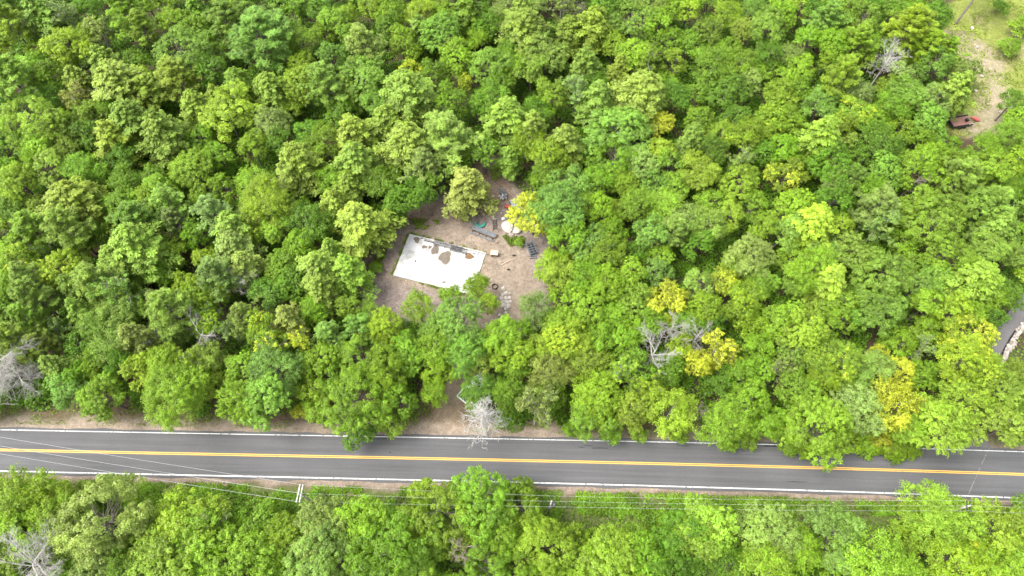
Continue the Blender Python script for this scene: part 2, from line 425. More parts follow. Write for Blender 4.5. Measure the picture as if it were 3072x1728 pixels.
# ------------------------------------------------------------------ foliage meshes
def leaf_mesh(name, c, n, a, l, w, t1, t2, mat, fold=.15):
    """kite-shaped leaf faces: c centre, n normal, a long axis"""
    n = n/np.linalg.norm(n, axis=1, keepdims=True)
    a = a - (a*n).sum(1, keepdims=True)*n; a = a/(np.linalg.norm(a, axis=1, keepdims=True)+1e-9)
    b = np.cross(n, a); l = np.broadcast_to(np.asarray(l, float), (len(c),))[:,None]; w = np.broadcast_to(np.asarray(w, float), (len(c),))[:,None]
    V = np.stack([c - a*l*.5, c + b*w*.5 - a*l*.05 + n*w*fold, c + a*l*.5, c - b*w*.5 - a*l*.05 + n*w*fold], 1).reshape(-1, 3)
    N_ = len(c); me = bpy.data.meshes.new(name)
    me.vertices.add(N_*4); me.vertices.foreach_set('co', V.astype(np.float32).ravel())
    me.loops.add(N_*4); me.loops.foreach_set('vertex_index', np.arange(N_*4, dtype=np.int32))
    me.polygons.add(N_); me.polygons.foreach_set('loop_start', np.arange(0, N_*4, 4, dtype=np.int32))
    me.update(calc_edges=True)
    for nm, t in (('t1', t1), ('t2', t2)):
        at = me.attributes.new(nm, 'FLOAT', 'FACE'); at.data.foreach_set('value', np.asarray(t, np.float32))
    me.materials.append(mat); me.validate()
    return me

def unit(v): return v/(np.linalg.norm(v, axis=-1, keepdims=True)+1e-9)
def fib(n, zmin, r):
    i = np.arange(n)+.5; z = 1-(1-zmin)*i/n; th = i*2.39996+r.random()*6
    q = np.sqrt(np.maximum(0, 1-z*z)); v = np.stack([q*np.cos(th), q*np.sin(th), z], 1)
    return unit(v + r.normal(0, .16, v.shape))

def trunk_mesh(name, r, h, ends, R, mat=None, forks=True):
    mb = MB(); bx, by = r.normal(0, .012*h, 2)
    T = lambda t: Vector((bx*math.sin(t*2.4), by*math.sin(t*2.9), h*t))
    rb = .014*h+.05
    mb.tube([T(t)-Vector((0,0,.15 if t == 0 else 0)) for t in (0,.03,.25,.5,.7,.88)], [rb*1.5, rb*1.05, rb*.85, rb*.65, rb*.4, rb*.12], 7)
    for e in ends:
        e = Vector(e); t0 = max(.22, min(.72, (e.z - .35*math.hypot(e.x, e.y))/h*(.75+.2*r.random())))
        s = T(t0); m = s.lerp(e, .5) + Vector(r.normal(0, .12, 3)) + Vector((0,0,-.08*R))
        q = rb*.32*(1-t0*.5)
        mb.tube([s, s.lerp(m, .5)+Vector((0,0,.05)), m, m.lerp(e, .6), e], [q, q*.85, q*.6, q*.4, q*.15], 4, cap=False)
    return mb.mesh(name, mat or BARK, True)

def crown_broad(seed, R=3.6, h=12.0, nl=9, nc=44, nleaf=22, cr=.105, leaf=.27, spread=.58, elong=.3, zlo=-.3, lobe=.46):
    """boughs end in rosettes of leaves with dark gaps between them"""
    r = np.random.default_rng(seed)
    zc = .66*h; rz = .34*h
    ld = fib(nl, zlo, r); lob = ld*np.array([R, R, rz])*(spread*(.72+.5*r.random((nl,1)))) + np.array([0,0,zc-.06*h])
    lr = R*lobe*(.6+.65*r.random(nl))
    cc = []; cd = []; tone = []
    for k in range(nl):
        m = max(6, int(nc*(lr[k]/(R*lobe))**1.6)); d = unit(fib(m, -.45, r) + .5*ld[k] + r.normal(0,.12,(m,3))); lt = r.random()
        q = (.35+.95*r.random((m,1))**.6)
        cc.append(lob[k] + d*lr[k]*q*np.array([1,1,.9])); cd.append(d); tone.append(.45*lt+.55*r.random(m))
    cc = np.concatenate(cc); cd = np.concatenate(cd); tone = np.concatenate(tone); m = len(cc)
    ends = [tuple(p*np.array([.92,.92,1])-np.array([0,0,.15])) for p in lob] + [tuple(p) for p in cc[r.choice(m, min(34, m), False)]]
    n = m*nleaf; ci = np.repeat(np.arange(m), nleaf)
    ax0 = unit(cd*.75 + np.array([0,0,.8]) + r.normal(0,.25,(m,3)))
    e1 = unit(np.cross(ax0, r.normal(0,1,(m,3)))); e2 = np.cross(ax0, e1)
    ph = r.random(n)*6.2832; rho = np.sqrt(r.random(n)); size = (R*cr*(.65+.7*r.random(m)))[ci]
    rad = e1[ci]*np.cos(ph)[:,None] + e2[ci]*np.sin(ph)[:,None]
    c = cc[ci] + rad*(rho*size)[:,None] + ax0[ci]*((r.random(n)-.5)*.7*size - .45*size*rho*rho)[:,None]
    if elong: c = c + cd[ci]*((r.random(n)-.4)*size*2*elong)[:,None]
    nr = unit(ax0[ci] + rad*(.55*rho)[:,None] + r.normal(0,.32,(n,3)))
    ax = unit(rad + cd[ci]*.3 - np.array([0,0,.2]) + r.normal(0,.35,(n,3)))
    l = leaf*(.6+.8*r.random(n)); w = l*(.5+.3*r.random(n))
    return leaf_mesh('crown', c, nr, ax, l, w, r.random(n), tone[ci], LEAF), trunk_mesh('trunk', r, h, ends, R)

def crown_hemlock(seed, R=3.1, h=12.5, nb=180, ne=105, top=.8):
    r = np.random.default_rng(seed); i = np.arange(nb)
    t = (i+.5)/nb; t = t**.85; az = i*2.39996 + r.normal(0,.25,nb)
    z0 = h*(.2+.78*t); bump = 1+.16*np.sin(az*3+seed)+.20*r.normal(0,1,nb)
    prof = np.power(np.clip(1-t, 0, 1), top)*np.minimum(1, .7+t*1.6)
    Lb = np.maximum(.35, R*prof*bump)
    d = np.stack([np.cos(az), np.sin(az)], 1)
    bi = np.repeat(i, ne); n = len(bi); s = .22+.78*r.random(n)**.6
    L_ = Lb[bi]; side = r.normal(0, 1, n)*.20*L_*(1.12-s*.85)
    up = (.28*s - .42*s*s)*L_*(1-.5*t[bi]) + .25*s*L_*t[bi]
    c = np.stack([d[bi,0]*s*L_ - d[bi,1]*side, d[bi,1]*s*L_ + d[bi,0]*side, z0[bi] + up + r.normal(0,.07,n) - .06*np.abs(side)], 1)
    ax = np.stack([d[bi,0] - d[bi,1]*np.sign(side)*.7, d[bi,1] + d[bi,0]*np.sign(side)*.7, -.25+.3*t[bi]+r.normal(0,.2,n)], 1)
    nr = unit(np.stack([d[bi,0]*.5, d[bi,1]*.5, np.ones(n)], 1) + r.normal(0,.4,(n,3)))
    l = .29*(.6+.8*r.random(n)); w = l*(.34+.25*r.random(n))
    tone = r.random(nb)*.7+.3*t
    ends = [(d[k,0]*Lb[k]*.8, d[k,1]*Lb[k]*.8, z0[k]-.03*Lb[k]) for k in range(0, nb, 7)]
    mb = MB(); rb = .19
    mb.tube([(0,0,-.15),(0,0,.3),(.05,0,h*.5),(0,.04,h*.97)], [rb*1.4, rb, rb*.6, .02], 7)
    for k in range(0, nb, 5):
        mb.tube([(0,0,z0[k]-.1), (d[k,0]*Lb[k]*.5, d[k,1]*Lb[k]*.5, z0[k]+.03), (d[k,0]*Lb[k]*.85, d[k,1]*Lb[k]*.85, z0[k]-.08*Lb[k])], [.045,.03,.01], 3, cap=False)
    return leaf_mesh('crown', c, nr, ax, l, w, r.random(n), tone[bi], NEEDLE), mb.mesh('trunk', BARK, True)

def crown_pine(seed, R=3.5, h=14.5, nb=66, ntuft=18, nn=22):
    r = np.random.default_rng(seed); i = np.arange(nb)
    t = (i+.5)/nb; az = i*2.39996 + r.normal(0,.3,nb)
    z0 = h*(.36+.6*t); prof = np.power(1-t, .62)*np.minimum(1, .55+t*1.8)
    Lb = np.maximum(.5, R*prof*(1+.25*r.normal(0,1,nb)))
    d = np.stack([np.cos(az), np.sin(az)], 1)
    bi = np.repeat(i, ntuft); n = len(bi); s = .3+.7*r.random(n)**.7; L_ = Lb[bi]
    side = r.normal(0,1,n)*.17*L_*(1.15-.7*s)
    rise = (.10+.55*t[bi])*s*s*L_ + .05*r.normal(0,1,n)
    tc = np.stack([d[bi,0]*s*L_ - d[bi,1]*side, d[bi,1]*s*L_ + d[bi,0]*side, z0[bi]+rise], 1)
    td = unit(np.stack([d[bi,0]-d[bi,1]*side*.5, d[bi,1]+d[bi,0]*side*.5, .35+.5*t[bi]], 1))
    ti = np.repeat(np.arange(n), nn); m = len(ti)
    nd = unit(td[ti]*.8 + r.normal(0,.55,(m,3)) + np.array([0,0,.15]))
    l = .42*(.6+.7*r.random(m)); w = .085*(.7+.6*r.random(m))
    c = tc[ti] + nd*(l*.5)[:,None] + r.normal(0,.05,(m,3))
    nr = unit(np.array([0,0,1.0]) + r.normal(0,.5,(m,3)))
    tone = (.6*r.random(nb)[bi] + .4*r.random(n))
    mb = MB(); rb = .2; lx, ly = r.normal(0,.25,2)
    mb.tube([(0,0,-.15),(0,0,.4),(lx,ly,h*.5),(0,0,h*.97)], [rb*1.4, rb, rb*.65, .02], 7)
    for k in range(nb):
        L0 = Lb[k]; q = lambda s_, k=k, L0=L0: (d[k,0]*s_*L0, d[k,1]*s_*L0, z0[k]+(.10+.55*t[k])*s_*s_*L0-.04)
        mb.tube([(lx*.6,ly*.6,z0[k]-.2), q(.35), q(.7), q(.97)], [.06,.045,.03,.008], 3, cap=False)
    return leaf_mesh('crown', c, nr, nd, l, w, r.random(m), tone[ti], NEEDLE), mb.mesh('trunk', BARK, True)

def bare(seed, R, h, up=.5, nmain=9, twig=5, fine=4, mat=None, conifer=False, droop=0.0, thick=1.0):
    """leafless tree, returns limb mesh and the twig tips"""
    r = np.random.default_rng(seed); mb = MB(); tips = []
    lean = r.normal(0, .03*h, 2)
    T = lambda t: Vector((lean[0]*t*t, lean[1]*t*t, h*t))
    rb = (.013*h+.04)*thick
    mb.tube([T(0)-Vector((0,0,.15)), T(.03), T(.3), T(.6), T(.97)], [rb*1.4, rb, rb*.8, rb*.5, .02], 6)
    for i in range(nmain):
        t = (.28+.68*(i+.5)/nmain) if conifer else (.3+.6*r.random())
        az = i*2.39996 + r.normal(0,.3); s = T(t)
        L_ = R*((1.05-t)**.55*1.25 if conifer else (.75+.4*r.random()))
        el = (-droop if conifer else up)*(.6+.6*r.random()) + (.5*t*t if conifer else 0)
        d = Vector((math.cos(az)*math.cos(el), math.sin(az)*math.cos(el), math.sin(el)))
        pts = [s]; p = s.copy(); dd = d.copy(); nseg = 5
        for k in range(nseg):
            dd = (dd + Vector(r.normal(0,.16,3)) + Vector((0,0,.03 if not conifer else -.02))).normalized(); p = p + dd*(L_/nseg); pts.append(p.copy())
        q = (.055 if not conifer else .032)*thick
        mb.tube(pts, [q*(1-.16*k) for k in range(6)], 4, cap=False)
        for j in range(twig):
            k = 1+int(r.integers(0, 5)); b = pts[k]; t2 = (dd*.6 + Vector(r.normal(0,.6,3)) + Vector((0,0,.12 if not conifer else 0))).normalized()
            l2 = L_*(.22+.25*r.random()); m1 = b+t2*l2*.5; e = b+(t2+Vector(r.normal(0,.25,3))).normalized()*l2
            mb.tube([b, m1, e], [.024*thick, .018*thick, .008], 3, cap=False); tips.append(e)
            for q2 in range(fine):
                f0 = b.lerp(e, .3+.7*r.random()); f1 = f0 + (t2*.7+Vector(r.normal(0,.7,3))).normalized()*l2*(.3+.35*r.random())
                mb.tube([f0, f1], [.013*thick, .006], 3, cap=False); tips.append(f1)
    return mb.mesh('trunk', mat or DEADWOOD, True), tips

def crown_sparse(seed, R=3.4, h=11.5, keep=.6, leaf=.24, per=26, wood=None):
    tm, tips = bare(seed, R, h, .75, 12, 7, 4, wood or mat_sparse)
    r = np.random.default_rng(seed+1); tips = np.array([tuple(t) for t in tips]); tips = tips[r.random(len(tips)) < keep]
    ci = np.repeat(np.arange(len(tips)), per); n = len(ci)
    u = unit(r.normal(0,1,(n,3))); c = tips[ci] + u*(r.random((n,1))**.5)*.42*np.array([1,1,.7])
    nr = unit(u*.5 + np.array([0,0,.7]) + r.normal(0,.5,(n,3)))
    l = leaf*(.6+.8*r.random(n))
    return leaf_mesh('crown', c, nr, unit(r.normal(0,1,(n,3))), l, l*.7, r.random(n), r.random(len(tips))[ci], LEAF), tm
mat_sparse = mat_plain('weathered_bark', (.34, .31, .29), .85, scale=5, var=.4)

PROTO = {}
PROTO['M'] = [crown_broad(100+k, nl=10+k % 5, nleaf=42, nc=(36,42,30,38)[k % 4], cr=(.085,.075,.1,.09)[k % 4], elong=(.4,1.0,1.5,.7)[k % 4], spread=(.66,.60,.70)[k % 3], lobe=(.38,.42,.34)[k % 3], leaf=.185) for k in range(12)]
PROTO['B'] = [crown_broad(140+k, R=5.0, h=14, nl=17+2*k, nleaf=42, nc=36, cr=.066+.008*(k % 2), leaf=.19, elong=(.4,1.1)[k % 2], spread=.72, lobe=.33) for k in range(4)]
PROTO['O'] = [crown_broad(200+k, R=4.6, h=13, nl=17+k, nc=24, nleaf=60, cr=.088, leaf=.19, elong=.25, spread=.74, lobe=.32) for k in range(4)]
PROTO['H'] = [crown_hemlock(300+k, top=(.6,.75,.5,.68,.55)[k]) for k in range(5)]
PROTO['P'] = [crown_pine(400+k) for k in range(5)]
PROTO['S'] = [crown_sparse(500+k, keep=(.45,.7,.55)[k]) for k in range(3)]
PROTO['U'] = [crown_broad(600+k, R=2.2, h=6.5, nl=8, nc=26, nleaf=26, cr=.14, leaf=.2, spread=.66, lobe=.4, zlo=-.5, elong=.8) for k in range(4)]
PROTO['D'] = [(None, bare(700+k, 3.4, 11, (.55,.9,.35)[k], 16, 10, 7, thick=1.0)[0]) for k in range(3)]
PROTO['C'] = [(None, bare(720, 2.6, 10.5, 0, 46, 7, 5, conifer=True, droop=.3, thick=1.15, mat=mat_plain('grey_dead_wood', (.45,.43,.40), .85, scale=5, var=.35))[0])]
PROTO['W'] = [(None, bare(731, 4.6, 10, .45, 34, 13, 9, thick=1.0)[0])]
PROTO['R'] = [(None, bare(740+k, 2.4, 9, .7, 16, 8, 6, mat=DEADBROWN, thick=1.4)[0]) for k in range(2)]
DIM = dict(M=(3.6,12), B=(5.0,14), O=(4.6,13), H=(3.1,12.5), P=(3.5,14.5), S=(3.4,11.5), U=(2.2,6.5), D=(3.4,11), C=(2.6,10.5), W=(4.6,10), R=(2.4,9))
NAME = dict(M='broadleaf_tree', B='broadleaf_tree', O='oak_tree', H='hemlock_tree', P='pine_tree', S='thinning_tree', U='sapling', D='dead_tree', C='dead_conifer', W='dead_tree', R='dead_tree')
COLR = dict(d=(.116,.225,.014), g=(.172,.295,.016), b=(.178,.300,.040), l=(.212,.335,.024), o=(.182,.276,.030), k=(.195,.285,.056), t=(.195,.248,.050), y=(.42,.37,.012))

# ------------------------------------------------------------------ tree placement: photo tile, then x y r kind+colour
TILES = [
(0,0,2.5156,"70 40 110 Pd;310 120 150 Ho;80 190 130 Pl;470 350 160 Ml;520 150 100 Sk;640 60 100 Md;760 270 120 Sk;950 100 160 Pl;1080 220 110 Po;1120 30 110 Ml;1310 140 120 Mg;1450 180 100 Ml;1480 80 100 Hd;1720 180 150 Po;1990 280 220 Pb;1900 60 140 Po;2200 80 110 Sl;2420 80 120 Md;2540 150 110 Ml;2300 300 130 Mg;1360 400 190 Bb;1330 580 150 Po;800 480 140 Ho;900 640 190 Ho;600 620 130 Ho;590 760 110 St;110 600 170 Pb;220 500 110 Mg;350 560 110 Mg;400 680 90 Md;1130 700 130 Po;1050 490 110 Md;1600 520 120 Md;1800 640 130 Ho;2040 680 150 Ho;2280 620 140 Ml;2460 650 150 Po;2280 480 100 Mg;2500 420 110 Mb;1700 850 220 Ol;1490 820 130 Ho;1640 740 100 Ho;2040 930 150 Ok;1960 880 60 D;250 920 190 Bl;60 950 100 Sk;300 1080 130 Ml;450 930 100 Ho;640 860 110 Mo;650 1020 120 Md;860 1050 160 Ho;1000 920 150 Ho;1230 1010 180 Ho;1310 1080 110 Ml;830 820 90 Mg;930 1170 130 Md;1450 1270 160 Ml;1500 1050 110 Mg;2240 1240 190 Ho;2450 1080 140 Mg;2120 1050 110 Md;1920 1380 130 Ml;650 1270 150 Mg;350 1300 150 Mb;130 1350 150 Ml;250 1190 90 Mg;40 1250 90 Mg;950 1350 120 Md;1150 1340 110 Md;1200 1430 110 Ml;1640 1150 100 Mg;1900 1130 110 Ol;1700 1400 110 Mg;2520 1350 110 Mg;1080 600 80 Mg;540 440 80 Mg;2350 1000 120 Md;500 1150 100 Mo"),
(1024,0,2.5156,"60 120 90 Mg;170 360 150 Pk;380 110 120 Og;590 100 110 Ml;60 280 110 Mg;440 330 120 Mg;590 230 110 Ho;750 230 150 Mb;860 440 130 Ml;1090 490 150 Ob;520 520 90 Ml.45;920 620 60 Ml.4;780 90 80 Mg;950 100 150 Hd;1050 210 110 Md;1020 290 90 Mg;1370 110 150 Ho;1380 240 160 Ho;1290 60 110 Mk;1500 60 70 Mk;1650 80 110 Sk;1680 40 60 D;1800 90 60 R;1560 240 70 Md;1540 370 150 Mb;1720 240 110 Ho;1900 200 140 Ho;2000 60 110 Md;2200 150 180 Bb;2400 200 110 Ml;2500 60 110 Mg;2480 330 120 Og;2200 420 150 Ml;2330 480 110 Sg;2060 330 90 Mg;2100 530 110 Ho;1840 480 130 Ho;1330 520 100 Mg;1440 530 130 Mo;1600 700 130 Mg;1480 850 110 Md;1300 330 100 Md;1250 420 100 Md;1780 700 120 Sk;1930 760 150 Hb;2260 720 200 Ho;2520 740 110 Md;2420 940 100 My.7;2500 480 100 Ml;850 750 130 Mg;1140 740 130 Mg;1010 800 80 Md;690 560 100 Md;150 600 180 Bb;500 720 190 Ho;280 800 120 Mb;40 680 110 Ho;350 930 170 Ho;560 870 140 Mo;680 890 50 D;810 880 45 D;800 1050 200 Pb;1250 880 170 Ho;1440 960 120 Ho;1380 1080 120 Mg;1080 1130 130 Md;1260 1200 90 Ho;1680 1080 170 Ho;1580 1180 150 Mg;2080 1000 220 Bb;2050 1200 170 Og;2280 1230 130 Mk;2420 1130 120 Ml;2500 1250 110 Ml;90 1030 150 Ho;120 1230 170 Ho;330 1380 140 Md;500 1100 170 Ho;620 1260 150 Pk;560 1390 100 Md;740 1330 100 Md;60 1400 110 Ho;1750 1400 160 Bb;1960 1380 110 Mg;2080 1370 100 Mg;2180 1400 100 Mg;1560 1330 110 Mg;2350 1380 110 Mb;2520 1380 100 Ml;2330 30 110 Mk;380 200 90 Md;1900 620 90 Md;1200 620 90 Md"),
(2048,0,2.5156,"50 80 100 Ml;200 250 110 Mo;330 90 100 Mg;540 60 90 Mb;640 200 150 Ob;480 220 100 Mo;760 110 110 Mg;880 60 100 Ml;1000 90 90 Md;1080 160 130 Pb;1230 50 140 Ml;1350 140 130 Oo;1430 60 90 Md;1600 70 110 Md;1700 230 170 Pl;1750 80 90 Md;1930 130 120 Md;1300 330 130 Pl;1150 330 130 Mg;970 300 110 Mg;640 400 100 Md;850 420 90 Mk;900 500 120 Ml;1100 430 110 Mg;1190 600 150 Pl;1510 510 120 D;1380 480 60 Mg;1850 370 120 Pg;1980 400 100 Pg;1620 560 120 Mk;1900 500 120 Ob;2120 520 110 Oo;2060 680 135 Ho;2080 800 60 Mo;2040 1095 60 Ug;230 480 150 Mg;450 480 120 Mg;60 700 110 Md;340 700 150 Od;520 650 110 Mk;760 700 130 Ml;900 680 90 Mg;1050 790 130 Mb;1300 700 120 Mk;1560 650 100 Mg;1700 720 150 Mb;1880 760 130 Mk;1560 820 120 Mg;1270 850 130 Ml.25;1200 930 110 Ml;1450 880 110 Mg;1600 850 100 Ml;700 880 130 Ml.2;830 930 110 Mg;400 880 110 Md;140 880 100 Mg;70 1050 110 Ho;280 1020 110 Ml.15;470 1030 120 Mg;620 990 100 Mg;1050 1040 170 Ho;1240 1100 80 Ho;1480 1060 160 Md;1835 915 135 Mb;1800 1020 100 Mg;1720 1220 150 Mg;1850 1150 110 Mg;230 1150 110 Md;440 1200 100 Sk;120 1280 150 Ml;440 1360 140 Ol;760 1130 130 Mg;640 1150 100 Md;780 1330 140 Ml.35;1110 1220 150 Od;1230 1320 140 Ob;1480 1300 140 Mb;1120 1400 110 Mk;1710 1410 80 R;1400 1420 110 Mg;2040 1210 90 Mo;2250 1120 120 Mg;2480 1030 130 Ml;2300 1250 150 Ml;2450 1250 140 Mg;2080 1350 150 Po;2400 1400 120 Mg;1900 1320 110 Mg;2500 760 100 Md;2530 900 80 Ml"),
(0,576,2.5156,"100 90 130 Md;280 100 100 Mo;560 80 200 Ho;250 280 130 Po;520 280 160 Pb;900 60 130 Mg;1080 60 110 Mg;1280 110 140 Pb;1040 230 170 Pb;1330 230 100 Pk;1380 260 60 D;1050 430 200 Ho;900 520 120 Ho;700 300 100 Md;1480 300 110 Mg;1630 180 130 Pk;1760 280 150 Ho;1980 130 190 Bl;2080 260 130 Ml;1560 520 100 Ml;1650 640 150 Pk;1780 440 150 Hk;1860 560 120 Hk;1850 690 110 D;2300 230 160 Md;2250 380 110 Mg;2140 560 130 Mg;2200 680 120 Md;2400 600 150 Ho;2420 760 140 Ho;2380 880 110 Mg;2500 450 110 Ho;2530 100 130 Ho;120 400 130 Mg;150 530 130 Ml.35;440 580 140 Ml.25;90 660 120 Mg;230 660 120 Pk;270 810 140 Po;100 760 100 Md;560 720 100 Ho;760 700 180 Pb;930 780 160 Sb;860 900 140 Mb;1200 830 100 Ht;1130 900 90 Md;1390 690 110 Ml;1300 900 170 Po;1480 820 120 Ml;1600 770 110 Mg;1620 900 80 Sl;1150 640 100 Md;720 1000 130 Mb;850 1110 140 Mb;620 900 110 Ho;60 950 110 Ho;240 980 130 Pl;200 1000 70 D;130 1130 170 Po;330 1170 110 Po;480 1060 90 Sk;80 1340 250 W;450 1330 130 Ho;600 1400 110 Mg;720 1280 120 Mg;1030 1110 120 Ht;1200 1120 80 D;1290 1080 90 Ho;1530 1090 130 D;1600 980 110 Mg;1850 960 120 Pk;1750 1060 80 Sk;1980 1050 130 Ml.2;2180 960 130 Ht;2240 1030 50 My.6;2050 1180 130 Sl.3;2280 1150 100 Sl.5;2480 1080 110 Pb;1250 1290 150 Ml;1450 1300 100 Sl;1050 1380 140 Ml;1340 1400 120 Sl;1780 1330 130 Ml;2100 1330 190 Bb;2400 1270 150 Mg;2520 1400 120 Og;1580 1250 120 Mo;880 1330 110 Md"),
(1024,576,2.5156,"150 235 195 Ho;50 600 150 Hl;470 85 125 Md;390 130 90 Hd;650 20 110 Md;1455 150 160 My1;1620 120 200 Bb;1800 80 150 Mg;1940 140 120 Mg;1700 330 150 Mg;1575 565 138 Ml;1640 660 130 Ml;1720 490 55 My.6;1850 380 150 Mb;2020 310 140 Og;2010 480 150 Mg;2250 90 130 Mg;2450 90 140 Ml;2300 330 150 Mb;2500 300 130 Pb;2420 460 110 Mg;2250 450 90 Md;2360 570 120 Mb;1880 570 120 Mg;1820 700 140 Mg;2000 700 150 Mg;1700 820 130 Mg;2150 640 130 Mg;2200 820 140 Mo;2440 800 160 My1;1000 710 95 Mg;830 770 90 Mg;1095 835 70 Ml;930 960 190 Bb;580 870 105 Mg;750 1010 130 Mb;80 870 90 Mo;210 920 85 Ml;350 1010 130 Ml;130 1050 130 Mb;130 1250 220 Og;300 1350 180 Og;440 1140 110 Mg;500 1230 130 Ml;700 1200 140 Mg;720 1340 110 Mg;960 1180 160 Bb;1010 1290 90 Mk;1220 1090 160 Mg;1250 1230 150 Mg;1350 1035 80 Mg;1470 900 120 Mk;1330 1350 110 Md;1650 1020 160 Ml;1830 950 160 Ml;1720 1130 180 Bl.15;1560 1340 150 Mt;1850 1290 160 Ml;1950 1120 130 Mg;2070 960 130 Mg;2130 1150 130 Mg;2080 1370 130 Sl;2330 1240 160 D;2480 1060 110 D;1500 1180 120 Ml;2330 1000 110 Mg;2220 1050 100 Mg"),
(2048,576,2.5156,"50 200 120 Mk;200 240 130 Mb;350 170 110 Ml;130 390 110 Md;560 130 120 Mg;840 90 130 Ml;1130 60 140 Md;650 250 110 Mg;760 290 130 Mb;980 260 170 Hl;1200 240 100 Ml;1450 130 150 Pk;1500 250 140 Sk;1850 90 130 Ml;1930 230 220 Ol;1950 440 180 Ol;2320 110 150 Pb;2370 280 140 Ho;2300 440 130 Mb;2530 480 100 Mb;540 470 180 Ok;400 540 110 Mg;1050 450 130 Mb;1280 430 150 Mb;1000 620 180 Bl;1100 680 150 Hl;850 650 120 Mb;600 660 110 Ml;320 650 100 Ml.4;130 680 120 Mb;150 850 130 Mg;200 960 100 Md;1550 650 200 Ob;1500 900 200 Ob;1750 700 120 Ob;1900 650 130 Mb;2200 680 180 Ho;2350 820 110 Mg;2480 780 110 Md;1150 800 130 Ml;500 740 130 Mg;400 870 130 Mg.08;750 960 150 Mg;900 1000 170 Bl;1180 960 110 Mg;1320 970 90 Md;1850 850 150 Mg;2050 930 130 Ml;2160 1080 180 Bl.45;2100 1250 190 Bl.2;2290 1300 110 Ml;2030 1390 90 Ml.5;2500 1370 110 Mo;2200 950 100 Mg;2330 960 80 Md;250 1200 140 Sy.9;100 1100 130 D;330 1300 90 Sy.8;100 1290 110 My.5;560 1200 130 Mg;600 1330 120 Mg;450 1370 120 Mg;820 1190 130 Mo;950 1130 110 Mg;1160 1290 190 Bl.12;1050 1380 130 Mg;1450 1320 150 Mk;1640 1330 120 My1;1450 1230 80 My.7;1780 1200 90 Sk;1800 1390 110 Mg;700 1400 110 Sk;1330 1380 110 Mb"),
(0,1152,1.677,"330 55 100 Mb;530 60 105 Mg;850 62 158 Bl;1200 80 100 Ml;1330 70 130 Mb;1510 145 42 Uy1;1600 150 80 Ul;1800 90 170 Og;1800 210 95 Ud;1965 195 75 Ul;2000 85 80 Mg;2190 40 60 Mg;2545 50 85 Md;100 560 140 Mg;80 680 160 Mg;60 780 120 Mo;560 470 70 Mk;520 650 230 Ok;520 800 160 Ok;240 890 180 D;900 680 170 Ml;820 830 180 Ml;1000 760 140 Ml;1110 710 85 Sk;1280 660 110 Ug;1220 870 170 Mg;1600 670 150 Mk;1600 830 190 Ok;1850 690 150 Ml;1980 820 210 Og;2225 600 175 Og;2400 605 155 Og;2340 800 90 R;2500 700 150 Og;2150 740 150 Ol;2480 880 130 Og;1560 940 60 D;410 500 60 Uo;1350 900 100 Mg;1760 900 140 Og;650 900 130 Md;2060 930 130 Ol;1450 760 120 Mg;300 640 120 Mg;200 760 110 Sk;1050 900 120 Mg;300 560 90 Ul"),
(1536,1152,1.677,"120 130 120 St;400 150 110 Mg;430 60 120 Mg;600 130 110 Ml;780 150 110 Ml;830 230 60 Ug;700 60 90 Sl;930 140 50 R;1060 210 110 Mg;1150 90 120 Mg;1280 200 95 Mg;1530 220 155 Bg;1450 60 110 Mg;1720 110 120 Mk;1890 130 125 My1;1845 270 50 Uy1;1960 320 80 Ug;2000 220 90 Mg;2120 190 140 Ml;2300 60 110 Ml.15;2430 170 120 Mo;2530 200 80 Md;2450 60 110 Mo;1690 270 80 Ug;500 230 55 Ug;300 230 40 Ug;640 255 45 Ug;1400 290 60 Ug;1480 320 70 Ug;1560 310 65 Ud;1640 300 60 Ug;1800 340 65 Ug;1870 380 60 Ug;1960 400 70 Ug;2040 360 65 Ug;1100 290 50 Ug;1200 300 50 Ul;1960 320 80 Ug;60 600 130 Og;100 780 150 Og;50 900 110 Og;500 860 150 Mg;280 740 90 Ug;350 850 110 Mg;960 650 160 Ml;980 780 150 Ml;860 780 140 Od;800 880 120 Od;1300 720 140 Mk;1500 640 80 Uk;1260 900 150 Ml;1640 730 150 Mb;1800 820 160 Ml;1700 900 140 Mg;2150 640 150 Bl;2040 610 90 Ml;2430 680 140 Ml;2560 780 130 Ml;2350 830 75 Ml.5;2450 880 120 Mg;2200 870 150 Mg;1990 760 90 Ug;1950 900 120 Mg;620 760 100 Ug;1080 900 100 Md;1450 800 120 Mg;680 900 120 Mg;60 520 70 Ug;420 760 70 Ul;1180 780 90 Ug"),
]
SPECIAL = [  # px, py, r, kind+colour, crown height, label
 (1450,1166,54,'Md',5.5,None),(1424,1208,22,'Ug',2.6,None),
 (1398,556,62,'Ht',7.6,'tan-green conifer standing alone at the top edge of the slab clearing'),
]
SPEC_LABEL = [ # nearest tree of these kinds to px,py gets its own label
 (1460,1230,'C','bleached grey dead conifer leaning over the white line beside the dirt driveway'),
 (32,1108,'W','large silver-grey bare tree at the left edge just above the road'),
 (1580,650,'M','bright yellow tree overhanging the grey panels at the right of the clearing'),
 (1994,894,'M','bright yellow tree in the wood right of the clearing, above the bare grey branches'),
 (2664,1241,'M','golden yellow roadside tree near the paved side drive'),
 (2905,1005,'B','broad lime tree with yellow top left of the stone wall'),
 (1950,1069,'D','large bare grey tree with fine branches among the trees above the road, right of centre'),
 (2010,997,'D','bare grey branches directly below the bright yellow tree in the wood'),
 (143,1683,'D','white bare dead tree in the bottom left corner'),
 (2648,203,'D','grey leafless bush-like tree near the field at upper right'),
 (608,1009,'D','grey brushy dead tree in the wood left of the slab, above the road'),
 (1395,1629,'R','reddish-grey bare tree among the oaks below the road at bottom centre'),
 (2728,560,'R','brownish bare tree in the wood at the right, below the trailer'),
 (1342,417,'P','large soft blue-green pine behind the slab clearing'),
 (791,111,'P','largest feathery pine at upper left with its bare trunk showing'),
]
FORB = [SLAB]
